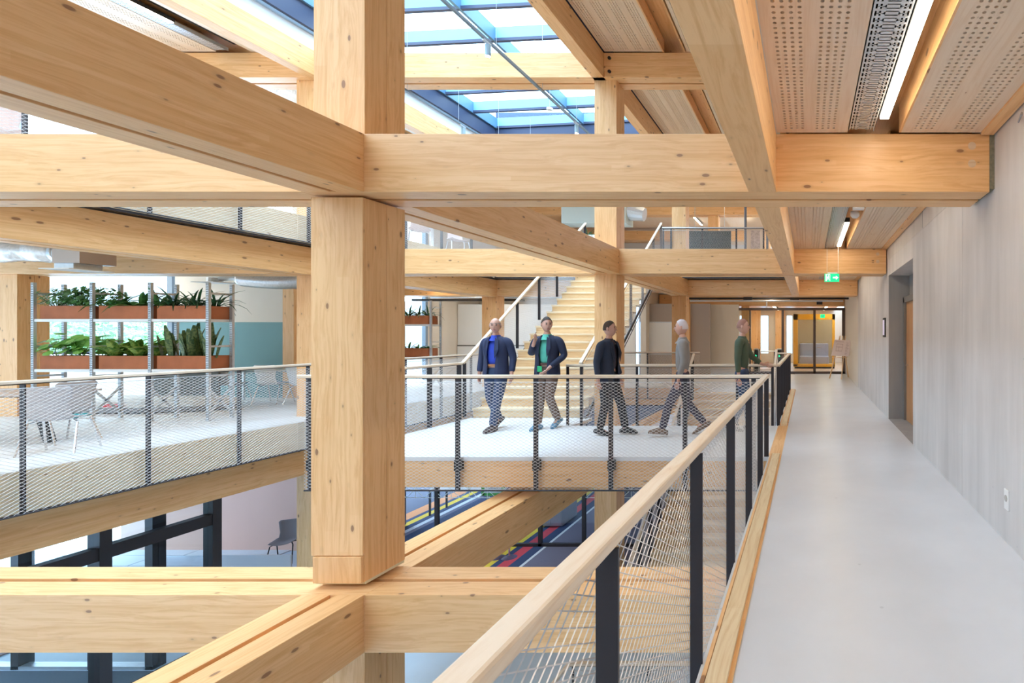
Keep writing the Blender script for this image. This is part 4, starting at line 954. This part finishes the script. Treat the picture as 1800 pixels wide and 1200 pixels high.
for i, (xa, ya, yb) in enumerate(((-7.5, 15.7, 19.2), (-1.3, 15.7, 19.6), (-10.8, 13, 18), (-15.5, 10.2, 12.2), (-11.2, 1, 8))): lamp(xa, xa+.08, ya, yb, 3.06, ['strip lamp in front of the white screen wall', 'strip lamp over the floor before the glazed screen', 'strip lamp above the far planter rack', 'strip lamp over the table by the window', 'strip lamp over the grey chairs on the left deck'][i], 'strip lamps')
for i, xa in enumerate((-4, -1.6, .8)): lamp(xa, xa+.1, 21.4, 27, 2.81, 'strip lamp in the glazed office, %s one' % ['left', 'middle', 'right'][i], 'office strip lamps')
bn = thing('low_stage', 'low white curved bench with red patches near the window', 'bench', (-14.2, 10.4, 0))
m = MB(); ring = [(-16.6+.9*math.cos(a)*1, 10.5+.55*math.sin(a)) for a in [math.pi/2+k*math.pi/8 for k in range(9)]]+[(-13.0, 9.95), (-12.2, 10.2), (-11.9, 10.7), (-12.5, 11.05)]
m.poly([(x, y, .10) for x, y in ring], (0, 0, .14)); m.build('body', WHITE, bn, .03)
MB().poly([(x*1.0, y, .02) for x, y in ring], (0, 0, .08)).build('plinth', plain('grey_plinth', (.3, .3, .32), .6), bn)
RED = plain('red_print', (.75, .05, .07), .5); MB().box(-14.9, -14.35, 9.80, 9.83, .11, .23).build('red_patch', RED, bn); MB().box(-13.6, -13.3, 9.86, 9.88, .14, .20).build('red_patch', RED, bn)
# chair and screens on the ground floor
cc = shell_chair('shell_chair', 'grey upholstered chair by the pink wall on the ground floor', plain('grey_felt_seat', (.27, .24, .25), .9), None, (-12.0, 11.75, -3.65), math.pi*.12)
for o in cc.children:
    if o.name.startswith('leg'): o.data.materials[0] = BLACK
SCR = plain('frosted_screen', (.62, .60, .60), .4)
tag(MB().box(-12.25, -10.7, 10.6, 10.63, -3.65, -3.02).build('desk_screen', SCR, None, .012), 'white desk screen in front of the pink wall', 'screen'); tag(MB().box(-12.5, -11.6, 9.9, 9.92, -3.65, -2.74).build('desk_screen', GLD, None, .01), 'clear glass desk screen left of the pink wall', 'screen')
# upper floor furniture
cu = shell_chair('shell_chair', 'pinkish shell chair on the upper floor left of the white table post', plain('blush_shell', (.66, .50, .45), .5), None, (-9.55, 12.6, 3.65), math.pi*1.2, 'upper floor chairs')
dup(cu, (-9.5, 13.9, 3.65), math.pi*.3, 'pinkish shell chair on the upper floor right of the white table post'); dup(cu, (-10.2, 6.4, 3.65), math.pi*.3, 'pinkish shell chair on the upper deck at the far left')
tu = thing('pedestal_table', 'white pedestal table on the upper floor', 'table', (-9.7, 13.2, 3.65)); MB().tube([(-9.7, 13.2, 3.66), (-9.7, 13.2, 4.37)], .05, 12).build('stem', WHITE, tu); MB().tube([(-9.7, 13.2, 4.37), (-9.7, 13.2, 4.40)], .4, 24).build('table_top', WHITE, tu); MB().tube([(-9.7, 13.2, 3.65), (-9.7, 13.2, 3.67)], .28, 20).build('foot', WHITE, tu)
pu = thing('white_planter', 'white planter with dark leaves on the upper landing', 'planter', (-6.3, 14.9, 4.5)); MB().box(-7.0, -6.32, 15.3, 15.6, 3.65, 4.52).build('trough', WHITE, pu, .01)
for i in range(3): plant('spiky' if i % 2 else 'lance', -6.85+.2*i, 15.45, 4.5, 'dark leaved plant, %s from the left in the white planter of the upper landing' % ['first', 'second', 'third', 'fourth', 'fifth', 'sixth', 'seventh', 'eighth', 'ninth'][i], 'plants on the upper landing', .8)
hs_ = thing('hanging_screen', 'dark rectangular screen hanging above the upper floor', 'screen', (-3.6, 19, 4.5))
MB().box(-4.45, -2.85, 19.0, 19.06, 3.8, 5.38).build('panel', plain('dark_screen', (.035, .06, .07), .4), hs_, .01); MB().tube([(-4.2, 19.03, 5.38), (-4.2, 19.03, 6.8)], .01).tube([(-3.1, 19.03, 5.38), (-3.1, 19.03, 6.8)], .01).build('hanging_wire', CABLE, hs_)
struct(MB().box(-2.7, -1.9, 22.04, 22.12, 3.65, 7.06).build('wall_upper_pier', CREAM)); tag(MB().box(-2.45, -2.05, 22.0, 22.04, 5.2, 6.0).build('notice_board', plain('colour_print', (.5, .45, .45), .7, noise=.8, nscale=9)), 'small colourful print on the far upper floor', 'picture')
for x, y in ((-1.9, 15.6), (-1.25, 15.8)): tag(MB().tube([(x, y, 3.65), (x, y, 7.0)], .04, 10).build('steel_post', plain('grey_post', (.25, .27, .32), .5)), 'slim grey steel post on the upper floor' + (' left of the colourful print' if x < -1.5 else ' right of the colourful print'), 'post')
bu = thing('air_box', 'grey green air unit hanging above the upper landing', 'ventilation unit', (-7, 16.5, 5.6)); MB().box(-8.0, -5.9, 16.6, 17.3, 5.15, 6.0).build('casing', plain('pale_green_casing', (.55, .62, .58), .5), bu, .02); MB().tube([(-5.9, 16.95, 5.6), (-5.4, 16.95, 5.5)], [.3, .22], 16).build('duct_collar', ALU, bu); MB().tube([(-7.8, 16.95, 6.0), (-7.8, 16.95, 6.97)], .008, 5).tube([(-6.1, 16.95, 6.0), (-6.1, 16.95, 6.97)], .008, 5).build('hanger', CABLE, bu)
# trees outside the window
BARK = plain('bark', (.12, .09, .06), .9)
def tree(x, y, h, r, lb):
    t = thing('tree', lb, 'tree', (x, y, -3.65), group='trees outside the window'); MB().tube([(x, y, -3.65), (x, y, -3.65+h*.6)], [.25, .12], 8).build('trunk', BARK, t)
    m = MB()
    for i in range(900):
        a, b, rr_ = R.random()*6.283, math.acos(2*R.random()-1), r*(.55+.45*R.random())
        c = Vector((x+rr_*math.sin(b)*math.cos(a), y+rr_*math.sin(b)*math.sin(a), -3.65+h*.65+rr_*.75*math.cos(b))); s = .16+.16*R.random()
        u = Vector((R.random()-.5, R.random()-.5, R.random()-.5)).normalized(); v = u.cross(Vector((R.random(), R.random(), R.random()+.1))).normalized()
        m.add([c-u*s, c+v*s*.6, c+u*s, c-v*s*.6], [(0, 1, 2, 3)])
    m.build('crown', TREEG, t, kind='stuff')
TREEG = green('tree_leaves', (.15, .32, .12), (.38, .62, .32))
for i, (x, y, h, r) in enumerate(((-56.5, 37, 6.3, 2.7), (-51, 36, 6.4, 2.7), (-45.4, 36.5, 6.5, 2.7), (-40, 35, 6.0, 2.6), (-62, 43, 7.2, 3.0), (-55.6, 43.5, 7.4, 3.0), (-49.4, 42.5, 7.2, 3.0))):
    tree(x, y, h, r, 'pale green tree outside the window, %s' % ['second from the left of the front row', 'third from the left of the front row', 'fourth from the left of the front row', 'last of the front row', 'leftmost of the back row', 'middle one of the back row', 'last of the back row'][i])

# ------------------------------------------------------------ people
SKIN = plain('skin', (.60, .34, .26), .5); EYE = plain('eye_dark', (.03, .02, .02), .3); LIP = plain('lip', (.45, .16, .14), .5)
def skinned(name, verts, edges, mat, parent, root=0, sub=2):
    me = bpy.data.meshes.new(name); me.from_pydata([v[:3] for v in verts], edges, []); me.materials.append(mat)
    o = link(name, me, parent); md = o.modifiers.new('skin', 'SKIN'); md.use_smooth_shade = True
    sv_ = me.skin_vertices[0].data
    for i, v in enumerate(verts):
        r_ = v[3]; sv_[i].radius = (r_, v[4] if len(v) > 4 else r_); sv_[i].use_root = (i == root)
    s = o.modifiers.new('sub', 'SUBSURF'); s.levels = sub; s.render_levels = sub
    return o
def person(lb, loc, rotz, P, top, legs, shoe, hair, jacket=None, bald=False, h=1.80, belt=None, hairc=None):
    """figure faces -y in its own space; P: pose dict with joint positions"""
    t = thing('person', lb, 'person', loc, rotz); WORLD[t.name] = Vector((0, 0, 0)); t.scale = (h/1.8,)*3
    V = []; E = []
    def v(p, r1, r2=None, link_=None):
        V.append((*p, r1, r2 or r1)); i = len(V)-1
        if link_ is not None: E.append((link_, i))
        return i
    J = P
    pel = v((0, 0, .96), .11, .09); ab = v((0, .0, 1.10), .105, .08, pel); chst = v((0, .005, 1.28), .12, .085, ab); nk0 = v((0, .012, 1.43), .06, .055, chst); nk = v((0, .0, 1.53), .052, .052, nk0); hd = v((0, -.012, 1.60), .055, .06, nk)
    for s in ('l', 'r'):
        sh = v(J['sh'+s], .05, None, nk0); el = v(J['el'+s], .042, None, sh); wr = v(J['wr'+s], .028, None, el)
        W_, F_ = Vector(J['wr'+s]), Vector(J['ha'+s]).normalized(); sd = F_.cross(Vector((0, 1, 0)) if abs(F_.y) < .8 else Vector((0, 0, 1))).normalized(); oth = F_.cross(sd)
        pm = v(W_+F_*.045, .030, .017, wr); pn = v(W_+F_*.085, .034, .015, pm)
        side = 1 if s == 'l' else -1
        for k in range(4):
            off = oth*((k-1.5)*.020); L_ = (.075, .085, .08, .062)[k]
            a = v(W_+F_*.098+off, .0085, None, pn); b = v(W_+F_*(.098+L_*.55)+off-sd*.008*side, .008, None, a); v(W_+F_*(.098+L_)+off-sd*.028*side, .007, None, b)
        a = v(W_+F_*.05-oth*.035, .010, None, pm); b = v(W_+F_*.085-oth*.052, .009, None, a); v(W_+F_*.11-oth*.050, .008, None, b)
        hp = v((.09 if s == 'l' else -.09, 0, .90), .085, .085, pel); kn = v(J['kn'+s], .058, None, hp); an = v(J['an'+s], .038, None, kn); v((Vector(J['an'+s])+Vector((0, -.13, -.05))), .03, .025, an)
    b = skinned('body', V, E, SKIN, t, 0)
    # trousers
    V2, E2 = [], []
    def w(p, r1, r2=None, link_=None):
        V2.append((*p, r1, r2 or r1)); i = len(V2)-1
        if link_ is not None: E2.append((link_, i))
        return i
    p0 = w((0, 0, .97), .155, .115); w((0, 0, 1.05), .15, .115, p0)
    for s in ('l', 'r'):
        hp = w((.095 if s == 'l' else -.095, 0, .86), .10, .10, p0); K, A = Vector(J['kn'+s]), Vector(J['an'+s]); H_ = Vector((.095 if s == 'l' else -.095, 0, .86))
        m1 = w(H_.lerp(K, .5), .090, None, hp); kn = w(K, .072, None, m1); m2 = w(K.lerp(A, .5), .066, None, kn); w(A+Vector((0, 0, .0)), .060, .062, m2)
    skinned('trousers', V2, E2, legs, t, 0)
    V3, E3 = [], []
    def q(p, r1, r2=None, link_=None):
        V3.append((*p, r1, r2 or r1)); i = len(V3)-1
        if link_ is not None: E3.append((link_, i))
        return i
    a0 = q((0, 0, 1.0 if jacket else .95), .150, .112); a1 = q((0, -.005, 1.18), .152, .115, a0); a2 = q((0, 0, 1.33), .170, .12, a1); a3 = q((0, .01, 1.46), .10, .085, a2); q((0, .01, 1.505), .066, .062, a3)
    if jacket is None:
        for s in ('l', 'r'):
            sh = q(J['sh'+s], .078, None, a3); el = q(J['el'+s], .056, None, sh); q(Vector(J['wr'+s]).lerp(Vector(J['el'+s]), .12), .044, None, el)
    skinned('shirt', V3, E3, top, t, 0)
    MB().tube([(0, .0, 1.44), (0, .0, 1.49), (0, -.004, 1.535)], [.12, .082, .062], 16, cap=False).build('collar', top, t, smooth=True)
    if jacket:
        for s in ('l', 'r'):      # sleeves
            S, El, Wr = Vector(J['sh'+s]), Vector(J['el'+s]), Vector(J['wr'+s])
            inn = Vector((S.x*.22, S.y+.005, S.z+.012))
            skinned('sleeve', [(*inn, .07, .07), (*S, .082, .082), (*S.lerp(El, .5), .066, .066), (*El, .058, .058), (*El.lerp(Wr, .5), .052, .052), (*Wr.lerp(El, .05), .046, .046)], [(0, 1), (1, 2), (2, 3), (3, 4), (4, 5)], jacket, t, 0)
        m = MB(); prof = [(.84, .205, .155, .36), (.95, .20, .15, .30), (1.06, .19, .142, .34), (1.18, .185, .14, .40), (1.30, .20, .145, .46), (1.40, .20, .135, .46), (1.45, .185, .12, .50), (1.485, .135, .10, .55), (1.515, .088, .085, .62)]
        n = 22; ks = []
        for z, rx, ry, gap in prof:
            ks.append(len(m.v))
            for j in range(n+1):
                a = -math.pi/2+gap+(2*math.pi-2*gap)*j/n; m.v.append((rx*math.cos(a), ry*math.sin(a), z))
        for a, b2 in zip(ks, ks[1:]):
            for j in range(n): m.f.append((a+j, a+j+1, b2+j+1, b2+j))
        o = m.build('jacket', jacket, t, smooth=True); sd_ = o.modifiers.new('thick', 'SOLIDIFY'); sd_.thickness = .014
        for sx in (-1, 1):        # lapels
            m = MB(); m.add([(sx*.05, -.105, 1.49), (sx*.105, -.10, 1.46), (sx*.125, -.142, 1.30), (sx*.07, -.152, 1.16), (sx*.06, -.150, 1.28)], [(0, 1, 2, 3, 4)]); o = m.build('lapel', jacket, t); o.modifiers.new('thick', 'SOLIDIFY').thickness = .01
    if belt: MB().tube([(0, 0, 1.035), (0, 0, 1.07)], .1, 4).v and None
    if belt:
        m = MB(); n = 20; k = 0
        for z in (1.035, 1.070):
            for j in range(n): m.v.append((.158*math.cos(j*6.283/n), -.002+.122*math.sin(j*6.283/n), z))
        for j in range(n): m.f.append((j, (j+1) % n, n+(j+1) % n, n+j))
        m.build('belt', belt, t, smooth=True)
    # head
    look = P.get('look', 0); hc = Vector((0, -.02, 1.685))
    def hf(p):
        x, y, z = p
        if z < 0: x *= 1-.30*(-z)**1.3; y = y*(1-.12*(-z)) - .10*(-z)
        if y < 0 and z > -.2: y *= .96
        return Vector((x, y, z))
    m = MB().ball((0, 0, 0), (.078, .100, .122), 20, 14, hf)
    m.add([(-.008, -.094, .028), (.008, -.094, .028), (.019, -.098, -.028), (-.019, -.098, -.028), (0, -.124, -.022)], [(0, 1, 4), (0, 4, 3), (1, 2, 4), (3, 4, 2)])
    for sx in (-1, 1): m.ball((sx*.078, .005, .0), (.012, .022, .032), 8, 6)
    H_ = m.build('head', SKIN, t, smooth=True); H_.location = hc; H_.rotation_euler = (.12*P.get('nod', 0), 0, look)
    for sx in (-1, 1): o = MB().ball((sx*.031, -.090, .022), (.013, .008, .008), 8, 6).build('eye', EYE, None, smooth=True); o.parent = H_; o = MB().bar((sx*.018, -.098, .042), (sx*.045, -.090, .043), .006, .006).build('eyebrow', hairc or EYE, None); o.parent = H_
    o = MB().ball((0, -.098, -.058), (.024, .008, .007), 8, 5).build('mouth', LIP, None, smooth=True); o.parent = H_
    def hh(p):
        x, y, z = hf(p)
        return Vector((x, y, z))
    if hair:
        m = MB(); n, mm_ = 22, 8; k0 = 0
        for i in range(mm_+1):
            for j in range(n):
                tt = 2*math.pi*j/n; front = max(0, -math.sin(tt)); amax = (1.75-1.0*front**.6) if not bald else 2.0-1.0*front
                a = (.0 if not bald else .95)+(amax-(0 if not bald else .95))*i/mm_
                if bald: a = max(1.15, 0)+ (max(.05, .85*(1-front*1.4)))*i/mm_
                s = 1.085+.03*math.sin(j*5.1+i) if not bald else 1.03
                p = hf(Vector((math.sin(a)*math.cos(tt), math.sin(a)*math.sin(tt), math.cos(a))))
                m.v.append((p.x*.078*s, p.y*.100*s+.003, p.z*.122*s))
        for i in range(mm_):
            for j in range(n): a = i*n+j; b2 = i*n+(j+1) % n; m.f.append((a, a+n, b2+n, b2))
        o = m.build('hair', hair, None, smooth=True); o.parent = H_
    for s in ('l', 'r'):
        A = Vector(J['an'+s]); tp = J.get('toe'+s, 0); m = MB()
        pr = [(.085, .045, .035, 0), (.03, .05, .045, .0), (-.04, .048, .055, 0), (-.11, .052, .042, 0), (-.17, .048, .030, 0), (-.205, .03, .020, 0)]
        base = A.z-.075; ks = []; n = 12
        for yy, wx, hz, _ in pr:
            ks.append(len(m.v)); zz = -math.sin(tp)*yy*0
            for j in range(n):
                a = 2*math.pi*j/n; m.v.append((A.x+wx*math.cos(a), A.y+yy, base+max(0, hz*(1+math.sin(a)))+(-(yy-.0)*math.tan(tp) if tp else 0)))
        for a, b2 in zip(ks, ks[1:]):
            for j in range(n): m.f.append((a+j, a+(j+1) % n, b2+(j+1) % n, b2+j))
        m.f.append(tuple(ks[0]+j for j in range(n))); m.f.append(tuple(ks[-1]+j for j in range(n-1, -1, -1)))
        m.build('shoe', shoe, t, smooth=True)
    return t
def col(n, c, r=.8, ns=.12): return plain(n, c, r, noise=ns, nscale=12)
NAVYJ, BLUES, JEAN = col('navy_blazer', (.022, .032, .085)), col('blue_shirt', (.03, .07, .52)), col('blue_denim', (.03, .055, .125))
walk = dict(shl=(.19, .01, 1.44), elr=(-.25, .04, 1.17), shr=(-.19, .01, 1.44), ell=(.25, .05, 1.17), wrl=(.27, -.03, .92), wrr=(-.27, .0, .92), hal=(.02, -.2, -1), har=(-.02, -.1, -1),
            knl=(.09, -.06, .50), anl=(.08, -.10, .075), knr=(-.09, -.06, .50), anr=(-.10, .16, .10), toer=-.25, look=.25)
m1 = dict(walk); m1.update(look=.35, nod=1, knl=(.08, -.10, .50), anl=(.04, -.16, .075), knr=(-.08, -.02, .50), anr=(-.08, .22, .14), toer=-.45)
p1 = person('balding man in a navy blazer and blue shirt walking beside the stair', ep(872, 755, 8.30)[:2]+(0,), 0, m1, BLUES, JEAN, plain('dark_brown_shoe', (.05, .03, .03), .4), plain('grey_short_hair', (.32, .27, .25), .9), jacket=NAVYJ, bald=True, h=1.80, belt=plain('tan_belt', (.36, .17, .07), .5))
m2 = dict(walk); m2.update(look=.75, nod=1, elr=(-.30, .06, 1.20), wrr=(-.13, -.18, 1.36), har=(.3, -.1, .8), ell=(.27, .03, 1.18), wrl=(.12, -.17, 1.00), hal=(-.5, -.4, -.6), knr=(-.09, -.04, .50), anr=(-.08, -.14, .075), knl=(.09, -.12, .52), anl=(.12, .12, .12), toel=-.3, toer=0)
p2 = person('dark haired man in a teal shirt holding his navy jacket collar', ep(962, 752, 8.45)[:2]+(0,), 0, m2, col('teal_tee', (.10, .48, .38)), col('brown_chinos', (.17, .11, .085)), plain('blue_trainer', (.10, .25, .38), .5), plain('dark_hair', (.05, .035, .03), .8), jacket=col('navy_jacket', (.018, .025, .06)), h=1.82, belt=plain('dark_belt', (.08, .04, .03), .5))
bd = MB().box(-.085, -.01, -.150, -.145, .93, 1.02).build('id_badge', plain('green_badge', (.02, .42, .16), .5), None); bd.parent = p2
m3 = dict(walk); m3.update(look=.2, knl=(.09, -.16, .50), anl=(.09, -.24, .09), knr=(-.09, .0, .50), anr=(-.09, .10, .09), toer=-.2)
person('person in black walking in front of the timber column', ep(1070, 767, 7.9)[:2]+(0,), 1.35, m3, col('dark_plum_top', (.05, .035, .05)), col('black_trousers', (.015, .015, .02)), plain('black_shoe', (.01, .01, .012), .4), plain('brown_hair', (.07, .045, .03), .8), jacket=col('black_navy_coat', (.02, .03, .06)), h=1.74)
m4 = dict(walk); m4.update(look=0, knl=(.09, -.20, .50), anl=(.09, -.30, .11), knr=(-.09, .06, .50), anr=(-.09, .34, .16), toer=-.5, toel=.1)
person('white haired person in a grey top and dark trousers, fourth walker', ep(1200, 765, 7.85)[:2]+(0,), -1.45, m4, col('grey_top', (.26, .25, .25)), col('plum_trousers', (.055, .045, .07)), plain('brown_shoe', (.20, .13, .09), .6), plain('white_hair', (.62, .55, .56), .8), h=1.76)
m5 = dict(walk); m5.update(look=0, ell=(.26, -.10, 1.20), wrl=(.22, -.30, 1.06), hal=(-.1, -1, -.1), elr=(-.26, .02, 1.18))
person('person in a dark green jumper and jeans walking next to the corridor', (-1.06, 8.25, 0), 1.5, m5, col('green_jumper', (.07, .10, .065)), JEAN, plain('grey_shoe', (.2, .2, .22), .6), plain('reddish_hair', (.34, .17, .13), .8), h=1.78)
